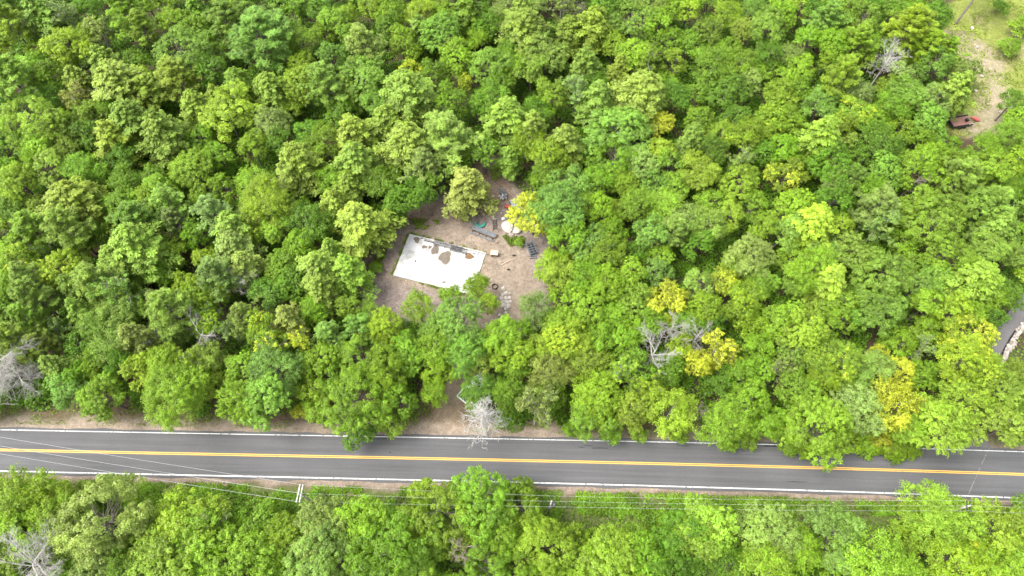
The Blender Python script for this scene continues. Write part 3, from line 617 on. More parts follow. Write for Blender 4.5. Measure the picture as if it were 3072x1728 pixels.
road_poly_lo, road_poly_hi = lambda x: cb(x)-1.2, lambda x: ct(x)+1.4
trees = []
def base_bad(X, Y):
    if road_poly_lo(X) < Y < road_poly_hi(X): return True
    return float(sdist(np.array([X]), np.array([Y]), SLAB)[0]) > -.8
trees.append(dict(px=1460, py=1240, r=55, k='C', c='', tip=0.0, x=G(1457,1302).x, y=G(1457,1302).y, R=2.9, h=16.5, label=None))
def plan(px, py, r, kind, zfix=None, label=None):
    k = kind[0]; c = kind[1] if len(kind) > 1 else ''; tip = float(kind[2:]) if len(kind) > 2 else 0.0
    R0, h0 = DIM[k]; Rg = r*98/FPX
    h = zfix/.64 if zfix else h0*(max(.35, Rg/R0))**.5*random.uniform(.88, 1.1)
    zc = h*(.64 if k in 'MBOUS' else .6)
    if k == 'H': r *= 1.22
    if k == 'P': r *= 1.1
    tilt = 0.0
    p = G(px, py, zc)
    if base_bad(p.x, p.y):          # crowns over the road belong to trees leaning out from the verge
        for _ in range(12):
            p = G(px, py, zc); s = 1 if p.y > cm(p.x) else -1
            yb = road_poly_hi(p.x)+.05 if s > 0 else road_poly_lo(p.x)-.05
            if abs(yb-p.y) < .55*zc or not base_bad(p.x, p.y) or zc < 3: break
            zc *= .9; h *= .9
        if base_bad(p.x, p.y) and float(sdist(np.array([p.x]), np.array([p.y]), SLAB)[0]) < -.8:
            tilt = max(-.6, min(.6, math.atan2(yb-p.y, zc))); p.y = yb
    R = r*depth(p.x, p.y, zc)/FPX
    for t in trees:
        if math.hypot(t['px']-px, t['py']-py) < .42*min(t['r'], r) and not (k in 'DRCW' or t['k'] in 'DRCW'): return
    trees.append(dict(px=px, py=py, r=r, k=k, c=c, tip=tip, x=p.x, y=p.y, R=R, h=h, label=label, tilt=tilt))
for s_ in SPECIAL: plan(*s_)
for ox, oy, sc, txt in TILES:
    for e in txt.split(';'):
        a = e.split(); dy = 20 if oy == 1152 and float(a[1]) > 450 else 0
        plan(ox+float(a[0])/sc, oy+float(a[1])/sc+dy, float(a[2])/sc, a[3])

# saplings fill the gaps between the crowns seen from above, and the margin round the picture
KEEP = [[(0,1232),(400,1252),(1000,1275),(1500,1300),(3072,1350),(3072,1510),(0,1425)], [(1090,900),(1115,720),(1180,640),(1260,590),(1400,570),(1440,470),(1540,470),(1560,640),(1640,740),(1620,900),(1560,960),(1480,970),(1330,900),(1200,940)],
        [(1210,1325),(1410,1325),(1420,1120),(1360,1110),(1330,1200)], [(2790,160),(2860,-30),(3120,-30),(3120,340),(2960,430),(2830,420),(2900,250)],
        [(2980,960),(3100,900),(3100,1080),(2990,1110)], [(2860,1230),(2960,1230),(2990,1340),(2840,1340)], [(430,1470),(900,1480),(900,1560),(430,1530)], [(1600,1480),(2690,1510),(2690,1580),(1600,1540)]]
def fill(step, Rr, kinds, frac):
    n = 0
    for gx in np.arange(-108, 108, step):
        for gy in np.arange(2, 126, step):
            X = gx + random.uniform(-.4,.4)*step; Y = gy + random.uniform(-.4,.4)*step
            if base_bad(X, Y): continue
            R = random.uniform(*Rr); h = R*2.7*random.uniform(.85,1.15)
            u, v = to_px(X, Y, h*.62); rp = R*FPX/depth(X, Y, h*.62)
            if not (-60 < u < 3132 and -60 < v < 1790): continue
            if any(float(sdist(np.array([u]), np.array([v]), K)[0]) > -rp*.95 for K in KEEP): continue
            if any((t['px']-u)**2 + (t['py']-v)**2 < (frac*(t['r']*(.8 if t['k'] in 'MBOHPU' else .3)+rp))**2 for t in trees): continue
            kk = random.choice(kinds)
            trees.append(dict(px=u, py=v, r=rp, k=kk[0], c=kk[1], tip=0.0, x=X, y=Y, R=R, h=h, label=None)); n += 1
    return n
nf = fill(3.0, (2.3, 3.2), ['Ug','Ud','Ul','Ug','Ug'], .72)

print('TREES', len(trees), 'fill', nf, {k: sum(t['k'] == k for t in trees) for k in DIM})

for px, py, ks, lab in SPEC_LABEL:
    c = [t for t in trees if t['k'] in ks and not t['label']]
    if c: min(c, key=lambda t: (t['px']-px)**2+(t['py']-py)**2)['label'] = lab
LAND = [(1320,790,'concrete slab'),(1398,560,'tan conifer by the slab'),(1580,650,'yellow tree by the clearing'),(1994,894,'yellow tree in the wood'),(2664,1241,'golden roadside tree'),
 (1460,1230,'bleached dead conifer'),(32,1108,'silver bare tree'),(608,1009,'brushy dead tree'),(1950,1069,'large bare grey tree'),(143,1683,'white dead tree'),(2648,203,'grey leafless tree'),
 (1395,1629,'reddish bare tree'),(2905,1005,'yellow-topped lime tree'),(900,1480,'utility pole crossarms'),(2885,372,'red-decked trailer'),(791,111,'largest feathery pine'),(1342,417,'soft blue-green pine'),
 (2728,560,'brownish bare tree'),(1388,1175,'white pickup'),(3040,1010,'stone wall'),(2930,60,'leaning field trunk'),(0,0,'top left photo corner'),(1536,0,'top photo edge centre'),
 (0,640,'left photo edge centre'),(3072,640,'right photo edge centre'),(3072,1728,'bottom right photo corner'),(2100,1728,'bottom photo edge'),(2200,420,'wood centre at upper right'),(520,640,'wood centre at left'),(2400,860,'wood centre at right')]
CW = dict(d='dark green', g='fresh green', b='blue-green', l='lime green', o='olive', k='grey-green', t='khaki', y='yellow')
KW = dict(M='rounded tree', B='broad tree', O='billowy oak', H='dense hemlock', P='feathery pine', S='thinning tree', U='sapling', D='bare grey dead tree', R='bare brownish dead tree', C='dead conifer', W='bare tree')
ORD = ['nearest','second','third','fourth','fifth','sixth','seventh','eighth','ninth','tenth','eleventh','twelfth','thirteenth','fourteenth']
DIRS = ['right of','above right of','above','above left of','left of','below left of','below','below right of']
def autolabel():
    sec = {}
    for t in trees:
        if t['label']: continue
        j = min(range(len(LAND)), key=lambda j: (LAND[j][0]-t['px'])**2+(LAND[j][1]-t['py'])**2)
        dx, dy = t['px']-LAND[j][0], LAND[j][1]-t['py']
        q = int(((math.atan2(dy, dx)+math.pi/8) % (2*math.pi))/(math.pi/4)) % 8
        sec.setdefault((j, q, t['k'] == 'U'), []).append((math.hypot(dx, dy), t))
    for (j, q, u), L_ in sec.items():
        L_.sort(key=lambda a: a[0])
        for i, (d, t) in enumerate(L_):
            cw = CW.get(t['c'], ''); kw = KW[t['k']]
            nm = ('sapling' if u else 'tree')
            tipw = '' if t['tip'] < .1 or t['c'] == 'y' else 'yellow-flecked '
            t['label'] = f"{tipw}{cw+' ' if cw else ''}{kw}, {ORD[min(i,13)]} {nm} {DIRS[q]} the {LAND[j][2]}".strip()
autolabel()

GROUPW = dict(M='broadleaf trees of the wood', B='broadleaf trees of the wood', O='billowy oaks of the wood', H='hemlocks of the wood', P='pines of the wood', S='thinning trees of the wood', U='saplings between the trees', D='dead trees of the wood', R='dead trees of the wood', C='dead trees of the wood', W='dead trees of the wood')
cnt = {}
def plant(t):
    k = t['k']; i = cnt.get(k, 0); cnt[k] = i+1
    crown, trunk = PROTO[k][(i*5 + int(t['px'])) % len(PROTO[k])]
    R0, h0 = DIM[k]; s = t['R']/R0*1.02
    root = empty(NAME[k], (t['x'], t['y'], 0), random.uniform(0, 6.283)); root.scale = (s*random.uniform(.92,1.1), s*random.uniform(.92,1.1), t['h']/h0)
    if not t.get('tilt') and k in 'MBOSU': root.rotation_euler = (random.uniform(-.1,.1), random.uniform(-.1,.1), random.uniform(0, 6.283))
    if t.get('tilt'): root.rotation_euler = (Matrix.Rotation(t['tilt'], 3, 'X') @ Matrix.Rotation(random.uniform(0, 6.283), 3, 'Z')).to_euler()
    tag(root, t['label'], 'tree', GROUPW[k])
    link('trunk', trunk, root)
    if crown:
        c = link('crown', crown, root)
        b = np.array(COLR[t['c'] or 'g'])
        f = random.uniform(.86, 1.18); b = b*f*np.array([random.uniform(.9,1.12), 1, random.uniform(.8,1.25)])
        c.color = (*b, t['tip']+.25 if t['tip'] else 0.0)
        if t['c'] == 'y':
            c.color = (.26, .30, .012, t['tip'] + (.02 if t['tip'] >= .9 else .25))
    return root
for t in trees: plant(t)

# leaning field tree at the upper right: its crown is above the frame
def field_tree():
    a = G(2866, 72); root = empty('broadleaf_tree', a)
    tag(root, 'tall leaning trunk at the top right beside the field', 'tree', GROUPW['M'])
    mb = MB(); e = Vector((2.2, 2.5, 11))
    mb.tube([(0,0,-.2), (.1,.1,.4), (.9,1.0,4.5), tuple(e*.75), tuple(e)], [.34,.24,.2,.15,.08], 7)
    for k in range(7):
        b = e*(.7+.04*k); mb.tube([b, b+Vector((math.cos(k*2.4)*1.6, math.sin(k*2.4)*1.6, 1.0))], [.06,.02], 4)
    mb.build('trunk', BARK, root, True)
    c = link('crown', PROTO['M'][3][0], root); c.location = (2.2, 2.5, 3.5); c.color = (.06,.14,.012,0)
field_tree()

# ------------------------------------------------------------------ undergrowth and verge plants (uncountable)
def scatter(name, label, pts, z, size, col, cat, up=.9, jit=.5, tip=0.0):
    n = len(pts); r = np.random.default_rng(len(pts))
    c = np.column_stack([pts, z]); nr = np.column_stack([r.normal(0,jit,n), r.normal(0,jit,n), np.full(n, up)])
    ax = r.normal(0,1,(n,3)); ax[:,2] *= .3
    t2 = np.clip(.5 + 1.6*fbm(pts[:,0]*.5, pts[:,1]*.5, 3), 0, 1)
    l = size*(.55+.9*r.random(n))
    me = leaf_mesh(name, c, nr, ax, l, l*(.4+.4*r.random(n)), r.random(n), t2, LEAF)
    o = link(name, me); o.color = (*col, tip); tag(o, label, cat, kind='stuff'); return o
def forest_pts(n):
    x = rng.uniform(-112, 112, n); y = rng.uniform(-4, 127, n)
    ok = (sdist(x, y, CLEAR) < -.5) & (sdist(x, y, DRIVE) < -.4) & (sdist(x, y, FIELD) < .3) & (sdist(x, y, PAVED) < -.4) & ((y > ct(x)+3.0) | (y < cb(x)-2.2)) & (fbm(x*.13+3, y*.13, 4) > -.10)
    return np.column_stack([x, y])[ok]
P_ = forest_pts(240000)
def mounds():
    out_ = []
    T = np.array([(t['px'], t['py'], t['r']*(.8 if t['k'] in 'MBOHPU' else .3)) for t in trees])
    for gx in np.arange(-110, 110, 2.3):
        for gy in np.arange(2, 128, 2.3):
            X = gx+rng.uniform(-.9,.9); Y = gy+rng.uniform(-.9,.9); R = rng.uniform(1.3,2.2); h = R*rng.uniform(.8,1.6)
            if base_bad(X, Y): continue
            u, v = to_px(X, Y, h*.6); rp = R*FPX/depth(X, Y, h*.6)
            if not (-80 < u < 3150 and -80 < v < 1800): continue
            if ((T[:,0]-u)**2+(T[:,1]-v)**2 < (.55*(T[:,2]+rp))**2).any(): continue
            if any(float(sdist(np.array([u]), np.array([v]), K)[0]) > -rp*.9 for K in KEEP): continue
            k = int(150*R); d = unit(rng.normal(0,1,(k,3))); d[:,2] = np.abs(d[:,2])
            out_.append(np.array([X,Y,.1]) + d*np.array([R,R,h])*(rng.random((k,1))**.35)*(.85+.3*fbm(d[:,0]*3+X, d[:,1]*3+Y, 2))[:,None])
    return np.concatenate(out_)
MO = mounds(); print('mound leaves', len(MO))
hgt = np.clip(.25 + 2.6*np.maximum(0, fbm(P_[:,0]*.45, P_[:,1]*.45, 3)+.12), .08, 2.0)*rng.random(len(P_))**.5
scatter('undergrowth', 'green leafy undergrowth covering the forest floor between the trees', np.concatenate([P_, MO[:,:2]]), np.concatenate([hgt, MO[:,2]]), .36, (.11,.22,.013), 'undergrowth')
def region_pts(poly, n, thr=-9, sc=.4):
    a = np.array(poly); x = rng.uniform(a[:,0].min(), a[:,0].max(), n); y = rng.uniform(a[:,1].min(), a[:,1].max(), n)
    ok = (sdist(x, y, poly) > 0) & (fbm(x*sc+7, y*sc+1, 3) > thr)
    return np.column_stack([x, y])[ok]
vp = region_pts(VERGE_G, 200000, -.06, .35); vp = vp[(vp[:,1] < cb(vp[:,0])-.85-.8*rng.random(len(vp))) & (np.abs(vp[:,0]) < 85)]
hv = (.08+.8*np.clip(fbm(vp[:,0]*.3+2, vp[:,1]*.3, 3)+.15, 0, 1))*rng.random(len(vp))**.5*1.5*sm(0, 3, cb(vp[:,0])-.8-vp[:,1])
scatter('verge_plants', 'low bright green plants on the verge under the power lines', vp, hv+.03, .28, (.14,.26,.012), 'plants')
# weeds: verge above the road, slab edges, clearing patches
w1 = np.column_stack([rng.uniform(-85, 85, 26000), rng.uniform(0, 1, 26000)]); w1[:,1] = ct(w1[:,0]) + .9 + 3.6*w1[:,1]**.8
w1 = w1[(fbm(w1[:,0]*.5, w1[:,1]*.8, 3) > .02) & (sdist(w1[:,0], w1[:,1], DRIVE) < -.3) & (sdist(w1[:,0], w1[:,1], PAVED) < -.3)]
sd = []
for i in range(4):
    a = np.array(SLAB[i]); b = np.array(SLAB[(i+1) % 4]); q = rng.random((700,1)); nrm = np.array([b[1]-a[1], a[0]-b[0]]); nrm = nrm/np.linalg.norm(nrm)
    p = a*(1-q)+b*q; cen = np.mean(np.array(SLAB), 0); sgn = np.sign(np.dot((a+b)/2-cen, nrm)); p = p + nrm*sgn*(.05+np.abs(rng.normal(0,.22,(700,1))))
    sd.append(p[(fbm(p[:,0]*1.2+i, p[:,1]*1.2, 3) > (.0, .2, .04, -.04)[i])])
patches = [([(1115,800),(1150,740),(1165,760),(1150,800),(1130,830),(1105,825)],3200),([(1230,655),(1320,660),(1310,690),(1240,690)],1200),([(1500,700),(1570,700),(1575,730),(1530,740)],1500),([(1440,590),(1500,600),(1490,620),(1440,615)],1100),
           ([(1460,500),(1500,500),(1495,545),(1460,545)],600),([(1385,640),(1420,640),(1420,665),(1385,665)],300),([(1100,850),(1140,850),(1120,900),(1095,890)],260),([(1160,690),(1190,690),(1170,740),(1150,740)],200)]
for pl, n in patches: sd.append(region_pts(gpoly(pl), n*2, .0, .9))
wd = np.concatenate([w1]+sd)
scatter('weeds', 'sparse green weeds along the slab edges and the roadside verge', wd, .04+.22*rng.random(len(wd)), .20, (.15,.22,.02), 'weeds')
fp = region_pts(FIELD, 26000, .0, .3)
scatter('field_grass', 'yellow-green grass clumps in the field at top right', fp, .06+.2*rng.random(len(fp)), .3, (.2,.27,.025), 'grass')
# dead leaves lying on bare ground
lp = np.concatenate([region_pts(CLEAR, 5200, -9), region_pts(BROWN, 5200, -.05)]); lp = lp[sdist(lp[:,0], lp[:,1], SLAB) < -.2]
scatter('leaf_litter', 'fallen brown leaves scattered over the bare clearing', lp, np.full(len(lp), .05)+.03*rng.random(len(lp)), .17, (.13,.085,.05), 'leaves', jit=.25)

def shrub(px, py, Rr, col, label):
    p = G(px, py); root = empty('shrub', p, random.uniform(0,6)); s = Rr/2.2; root.scale = (s, s, s*.55)
    tag(root, label, 'shrub', 'shrubs of the clearing and field'); cr, tr = PROTO['U'][int(px) % 4]
    link('trunk', tr, root); c = link('crown', cr, root); c.color = (*COLR[col], 0)
shrub(3040,110,2.6,'l','round green shrub at the right edge of the field')
shrub(3010,165,2.2,'g','low green shrub beside the sandy field path')
shrub(2985,40,1.9,'d','dark green shrub below the leaning trunk at top right')
shrub(3065,85,1.8,'d','small dark shrub at the far right edge of the field')
shrub(1130,812,1.1,'g','bright green bush left of the slab')
shrub(1146,770,.8,'g','small green bush left of the slab corner')
shrub(1558,735,.8,'g','small green bush below the boulders')

# ------------------------------------------------------------------ concrete slab
def mat_concrete():
    m, N, L, B = newmat('concrete')
    tc = N.new('ShaderNodeTexCoord')
    n = N.new('ShaderNodeTexNoise'); n.inputs['Scale'].default_value = .5; n.inputs['Detail'].default_value = 9; n.inputs['Roughness'].default_value = .65
    L.new(tc.outputs['Object'], n.inputs['Vector'])
    r = N.new('ShaderNodeValToRGB'); r.color_ramp.elements[0].color = (.27,.262,.245,1); r.color_ramp.elements[1].color = (.43,.425,.415,1)
    r.color_ramp.elements[0].position = .38; r.color_ramp.elements[1].position = .56
    L.new(n.outputs['Fac'], r.inputs[0]); L.new(r.outputs[0], B.inputs['Base Color']); B.inputs['Roughness'].default_value = .85
    return m
CONC = mat_concrete()
MUD = mat_plain('dried_mud', (.135,.112,.088), .8, scale=2, var=.25)
MUDR = mat_plain('rusty_mud', (.16,.095,.045), .8, scale=3, var=.45)
RUSTP = mat_plain('pale_rust', (.55,.42,.33), .85, scale=2, var=.1)
SLABZ = .16
slab = empty('concrete_slab', tuple(np.mean(np.array(SLAB), 0))+(0,)); c0 = slab.location.copy()
tag(slab, 'white rectangular concrete slab with brown stains in the clearing', 'slab')
loc = lambda p: (p[0]-c0.x, p[1]-c0.y)
sp = [loc(p) for p in SLAB]
def chip(poly):
    out_ = []
    for i in range(len(poly)):
        a, b = Vector(poly[i]), Vector(poly[(i+1) % len(poly)])
        for k in range(16):
            p = a.lerp(b, k/16); out_.append((p.x+random.gauss(0,.018), p.y+random.gauss(0,.018)))
    return out_
MB().prism(chip(sp), -.12, SLABZ).build('slab_body', CONC, slab)
HALO = mat_plain('damp_edge', (.27,.25,.215), .85, scale=3, var=.2)
def stain(px, py, rx, ry, mat, seed, lob=.18, zz=.004):
    p = loc(G(px, py, SLABZ)[:2]); n = 34; r = np.random.default_rng(seed); ph = r.random(6)*6.28
    V = [(p[0], p[1], SLABZ+zz)]
    for i in range(n):
        th = 6.2832*i/n; q = 1+lob*(math.sin(2*th+ph[0])*.6+math.sin(3*th+ph[1])*.7+math.sin(5*th+ph[2])*.35)+r.normal(0,.02)
        V.append((p[0]+math.cos(th)*rx*q, p[1]+math.sin(th)*ry*q, SLABZ+zz))
    MB().add(V, [(0, 1+i, 1+(i+1) % n) for i in range(n)]).build('mud_stain', mat, slab)
Z3 = lambda X, Y: (1160+X/7.24, 680+Y/7.24)
for X, Y, rx, ry, m_, sd_ in ((655,285,.50,.58,MUD,1),(820,440,.42,.33,MUD,2),(940,445,.26,.30,MUD,3),(1055,500,.66,.95,MUD,4),(1270,670,1.12,1.15,MUD,5),(1790,640,.75,.60,MUDR,6),(625,748,.13,.2,TAR,7),(1012,775,.09,.08,TAR,8),(400,960,.42,.2,RUSTP,9),(1240,1205,.34,.16,MUD,10)):
    if m_ in (MUD, MUDR): stain(*Z3(X, Y), rx*1.14, ry*1.14, HALO, sd_, zz=.002)
    stain(*Z3(X, Y), rx, ry, m_, sd_)

# timbers and steel frame lying along the back edge of the slab
ex = (Vector(SLAB[1])-Vector(SLAB[0])); LEN = ex.length; exu = ex.normalized(); eyu = Vector((-exu.y, exu.x)); rzS = math.atan2(exu.y, exu.x)
def onslab(u, v, z=0): q = Vector(SLAB[0]) + exu*u - eyu*v; return Vector((q.x, q.y, SLABZ+z))
WPAINT = mat_plain('white_timber', (.30,.29,.27), .6, scale=3, var=.3)
STEEL = mat_plain('galvanised_steel', (.09,.09,.092), .6, .1, scale=5, var=.4)
DSTEEL = mat_plain('dark_steel', (.035,.035,.037), .6, .1, scale=5)
def beam(u0, u1, v, w_, h_, mat, label, name='timber_beam'):
    p = onslab((u0+u1)/2, v); o = MB().box((0,0,h_/2+.003), (u1-u0, w_, h_), bevel=.02).build(name, mat); o.location = p; o.rotation_euler = (0,0,rzS)
    return tag(o, label, 'beam')
beam(2.9, 13.9, .32, .24, .22, WPAINT, 'long white beam along the back edge of the slab')
beam(3.0, 4.9, .62, .16, .1, DSTEEL, 'short dark bar in front of the white beam on the slab', 'steel_bar')
def block(u, v, s, label, mat=WPAINT):
    o = MB().box((0,0,s*.35), (s, s*.7, s*.7), bevel=.03).build('concrete_block', mat); o.location = onslab(u, v, .003); o.rotation_euler = (0,0,rzS+.15); tag(o, label, 'block')
block(2.35,.3,.45,'pale block at the left end of the white beam'); block(12.9,.72,.34,'pale block in front of the beam at the slab right end')
block(12.2,.78,.26,'small dark block near the right end of the slab', DSTEEL)
def lattice(u0, u1, v0, v1, z, label, nr):
    c = onslab((u0+u1)/2, (v0+v1)/2, z); root = empty('steel_rack', c, rzS); tag(root, label, 'rack'); L_, w_ = u1-u0, v1-v0
    for v in np.linspace(-w_/2, w_/2, 4): MB().box((0, v, .05), (L_, .045, .05)).build('rail', STEEL, root)
    rm = MB().box((0,0,0), (.04, w_, .04)).mesh('rung', STEEL)
    for i in range(nr):
        o = link('rung', rm, root); o.location = (-L_/2+L_*(i+.5)/nr, 0, .1)
    pm = MB().tube([(0,0,-z+.002),(0,0,.35)], .03, 5).mesh('upright', DSTEEL)
    for i in range(0, nr+1, 4):
        for v in (-w_/2, w_/2): o = link('upright', pm, root); o.location = (-L_/2+L_*i/nr, v, 0)
    for v in (-w_/2, w_/2): MB().box((0, v, .35), (L_, .035, .035)).build('top_rail', DSTEEL, root)
lattice(4.9, 10.0, .35, 1.1, .3, 'grey steel rack frame lying along the back of the slab', 20)
lattice(8.0, 11.0, .55, 1.35, .12, 'darker steel rack frame at the right end of the long rack', 10)
for i, (u, v) in enumerate(((8.6,1.75),(9.7,1.95),(10.0,1.8),(5.4,1.6))):
    o = MB().tube([(0,0,.03),(.12,.05,.05),(.2,-.06,.04)], .03, 5).build('scrap_piece', DSTEEL); o.location = onslab(u, v, .003)
    tag(o, ('small dark scrap below the middle of the rack','small dark scrap left of the rack right end','dark hooked scrap below the rack right end','dark scrap bar lying on the left mud stain')[i], 'scrap')

# ------------------------------------------------------------------ things round the clearing
Z2 = lambda X, Y: (1380+X/4.527, 480+Y/4.527)
ALU = mat_plain('aluminium', (.15,.155,.165), .5, .2, scale=2, var=.3)
WOOD = mat_plain('weathered_wood', (.22,.17,.13), .85, scale=4, var=.4)
TAN = mat_plain('tan_board', (.50,.37,.26), .8, scale=3, var=.15)
def heading(a, b): d = b-a; return math.atan2(d.y, d.x)
# bleacher
a, b = G(*Z2(150,960)), G(*Z2(470,1085)); rz = heading(a, b); L_ = (b-a).length
root = empty('metal_bleacher', a.lerp(b, .5), rz); tag(root, 'long grey metal bleacher bench behind the slab', 'bench')
for k in range(3): MB().box((0, .25+.29*k, .52+.02*k), (L_, .265, .05), bevel=.01).build('seat_plank', ALU, root)
MB().box((0, -.42, .22), (L_, .24, .05), bevel=.01).build('foot_plank', ALU, root)
for k in range(4):
    x = -L_/2+.4+k*(L_-.8)/3
    MB().tube([(x,-.52,.02),(x,.95,.02),(x,.9,.5),(x,.1,.48),(x,-.42,.19)], .035, 5).build('support_frame', DSTEEL, root)
MB().box((0, .02, .3), (L_-.3, .04, .05)).build('cross_rail', DSTEEL, root)
# teal crescent
TEAL = mat_plain('teal_plastic', (.04,.21,.16), .45, scale=3, var=.2)
p = G(*Z2(275,868)); mb = MB(); n = 18; V = []; F = []
for i in range(n+1):
    th = math.radians(160+220*i/n); e = .55+.45*math.sin(math.pi*i/n)**.5
    for rr_, z in ((.95,.0),(1.0,.34),(.94,.36),(.93-.46*e,.30),(.9-.46*e,.27),(.9-.44*e,.0)):
        V.append((math.cos(th)*rr_, math.sin(th)*rr_*.92, z))
for i in range(n):
    for k in range(6): F.append((i*6+k, (i+1)*6+k, (i+1)*6+(k+1) % 6, i*6+(k+1) % 6))
F += [tuple(range(6)), tuple(range(n*6, n*6+6))[::-1]]
o = MB().add(V, F).build('plastic_ring_seat', TEAL, None, True); o.location = p; tag(o, 'teal green crescent-shaped plastic seat behind the bleacher', 'seat')
# small dark ladder frame
def ladder(name, c, rz, L_, w_, n, mat, label, cat, z=.12, rung_w=.1):
    root = empty(name, c, rz); tag(root, label, cat)
    for s in (-1, 1): MB().box((0, s*w_/2, z), (L_, .09, .16), bevel=.01).build('side_rail', mat, root)
    rm = MB().box((0,0,0), (rung_w, w_-.1, .05)).mesh('rung', mat)
    for i in range(n): o = link('rung', rm, root); o.location = (-L_/2+L_*(i+.5)/n, 0, z+.03)
    return root
ladder('metal_steps', G(*Z2(472,882)), math.radians(92), 2.0, .62, 6, mat_plain('dark_brown_metal', (.055,.045,.04), .7), 'dark ladder-like frame lying right of the teal seat', 'ladder')
pal = ladder('wooden_pallet', G(*Z2(450,370)), math.radians(-40), 2.3, 1.5, 6, WOOD, 'weathered wooden pallet at the top of the clearing', 'pallet', rung_w=.2)
# crate
p = G(*Z2(468,1290)); root = empty('wooden_crate', p, math.radians(-4)); tag(root, 'tan wooden crate on the sand right of the slab', 'crate')
bmm = MB().box((0,0,0), (1.2, .03, .17)).mesh('board', WOOD)
for s in (-1, 1):
    for k in range(4): o = link('board', bmm, root); o.location = (0, s*.4, .12+.19*k)
bm2 = MB().box((0,0,0), (.03, .77, .17)).mesh('board', WOOD)
for s in (-1, 1):
    for k in range(4): o = link('board', bm2, root); o.location = (s*.585, 0, .12+.19*k)
tm = MB().box((0,0,0), (.255, .9, .035), bevel=.006).mesh('lid_board', TAN)
for k in range(5): o = link('lid_board', tm, root); o.location = (-.52+.26*k, 0, .82)
# cage rack on the right
a, b = G(*Z2(935,1130)), G(*Z2(1005,1290)); rz = heading(a, b); L_ = (b-a).length
root = empty('steel_cage', a.lerp(b, .5), rz); tag(root, 'blue-grey steel cage rack at the right edge of the clearing', 'rack')
BLU = mat_plain('blue_grey_steel', (.15,.165,.185), .5, .2, scale=4)
MB().box((0,0,.1), (L_, 1.25, .05)).build('base_tray', DSTEEL, root)
for s in (-1, 1):
    for z in (.12, .75): MB().box((0, s*.65, z), (L_, .08, .08)).build('rail', BLU, root)
rm = MB().box((0,0,0), (.08, 1.22, .07)).mesh('rung', BLU)
for i in range(6): o = link('rung', rm, root); o.location = (-L_/2+.05+(L_-.1)*i/5, 0, .77)
MB().box((0,0,.80), (L_-.1, .06, .05)).build('middle_rail', BLU, root)
um = MB().box((0,0,.4), (.07,.07,.74)).mesh('upright', BLU)
for i in range(4):
    for s in (-1, 1): o = link('upright', um, root); o.location = (-L_/2+.05+(L_-.1)*i/3, s*.65, 0)
ladder('metal_grate', G(*Z2(990,1325)), rz+1.3, 1.3, .5, 3, BLU, 'small pale metal frame at the lower end of the cage rack', 'frame', z=.2, rung_w=.08)
# scrap sheet heap
def heap(px, py, mats, n, spread, label, name, cat, seed):
    p = G(px, py); r = np.random.default_rng(seed); root = empty(name, p, 0); tag(root, label, cat)
    for i in range(n):
        w_, d_ = r.uniform(.5,1.3), r.uniform(.15,.6); mb = MB(); k = 5; V = []
        for j in range(k):
            t = j/(k-1)-.5; V += [(t*w_, -d_/2+.06*r.normal(), .1*r.normal()), (t*w_, d_/2+.06*r.normal(), .1*r.normal())]
        V2 = [(x, y, z+.02) for x, y, z in V]
        F = [(2*j, 2*j+2, 2*j+3, 2*j+1) for j in range(k-1)]; F2 = [tuple(q+len(V) for q in f) for f in F]
        o = mb.add(V+V2, [f[::-1] for f in F]+F2).build('scrap_sheet', mats[i % len(mats)], root)
        o.location = (r.normal()*spread[0], r.normal()*spread[1], .15+.07*i); o.rotation_euler = (0,0,r.uniform(0,3.14))
heap(*Z2(575,520), [ALU, WPAINT, STEEL, ALU], 11, (.45,.75), 'grey heap of bent sheet metal beside the yellow tree', 'scrap_heap', 'scrap', 4)
# trailer loaded with pale panels under the yellow tree, red hull in front
PAN = mat_plain('pale_panel', (.22,.23,.235), .6, scale=2, var=.25)
a, b = G(*Z2(730,560)), G(*Z2(830,760)); rz = heading(a, b); root = empty('panel_cart', a.lerp(b, .5), rz); L_ = (b-a).length
tag(root, 'dark cart carrying pale grey panels under the yellow tree', 'cart')
MB().box((0,0,.5), (L_, 2.0, .12), bevel=.02).build('deck', DSTEEL, root)
for s in (-1, 1): MB().box((0, s*1.0, .7), (L_, .06, .35)).build('side_board', DSTEEL, root)
for k in range(3): MB().box((.05*k, .08*k-.1, .95+.07*k), (L_*.92, 1.7, .06), rz=.03*k, bevel=.01).build('panel', PAN, root)
for sx in (-.6, .6):
    for s in (-1, 1):
        w_ = MB().tube([(0,-.1,0),(0,.1,0)], .3, 14).build('wheel', TAR, root); w_.location = (sx, s*.85, .3)
RED = mat_plain('red_plastic', (.36,.035,.03), .4, scale=3, var=.2)
def hull(px, py, rz, L_, w_, label, name, cat, mat, z=0.0, sc=1.0):
    V = []; F = []; n = 12; m = 7
    for i in range(n+1):
        t = i/n*2-1; e = math.sqrt(max(0, 1-t*t))**.8
        for j in range(m):
            th = math.pi*(j/(m-1)); V.append((t*L_/2, -math.cos(th)*w_/2*e, .05+math.sin(th)*.32*(e*.9+.1)*sc))
    for i in range(n):
        for j in range(m-1): F.append((i*m+j, (i+1)*m+j, (i+1)*m+j+1, i*m+j+1))
    F += [(i*m+m-1, (i+1)*m+m-1, (i+1)*m, i*m) for i in range(n)]
    o = MB().add(V, F).build(name, mat, None, True); p = G(px, py); p.z = z; o.location = p; o.rotation_euler = (0,0,rz); return tag(o, label, cat)
hull(*Z2(655,640), .1, 1.5, .7, 'red upturned plastic sled beside the cart', 'plastic_sled', 'sled', RED, sc=1.3)
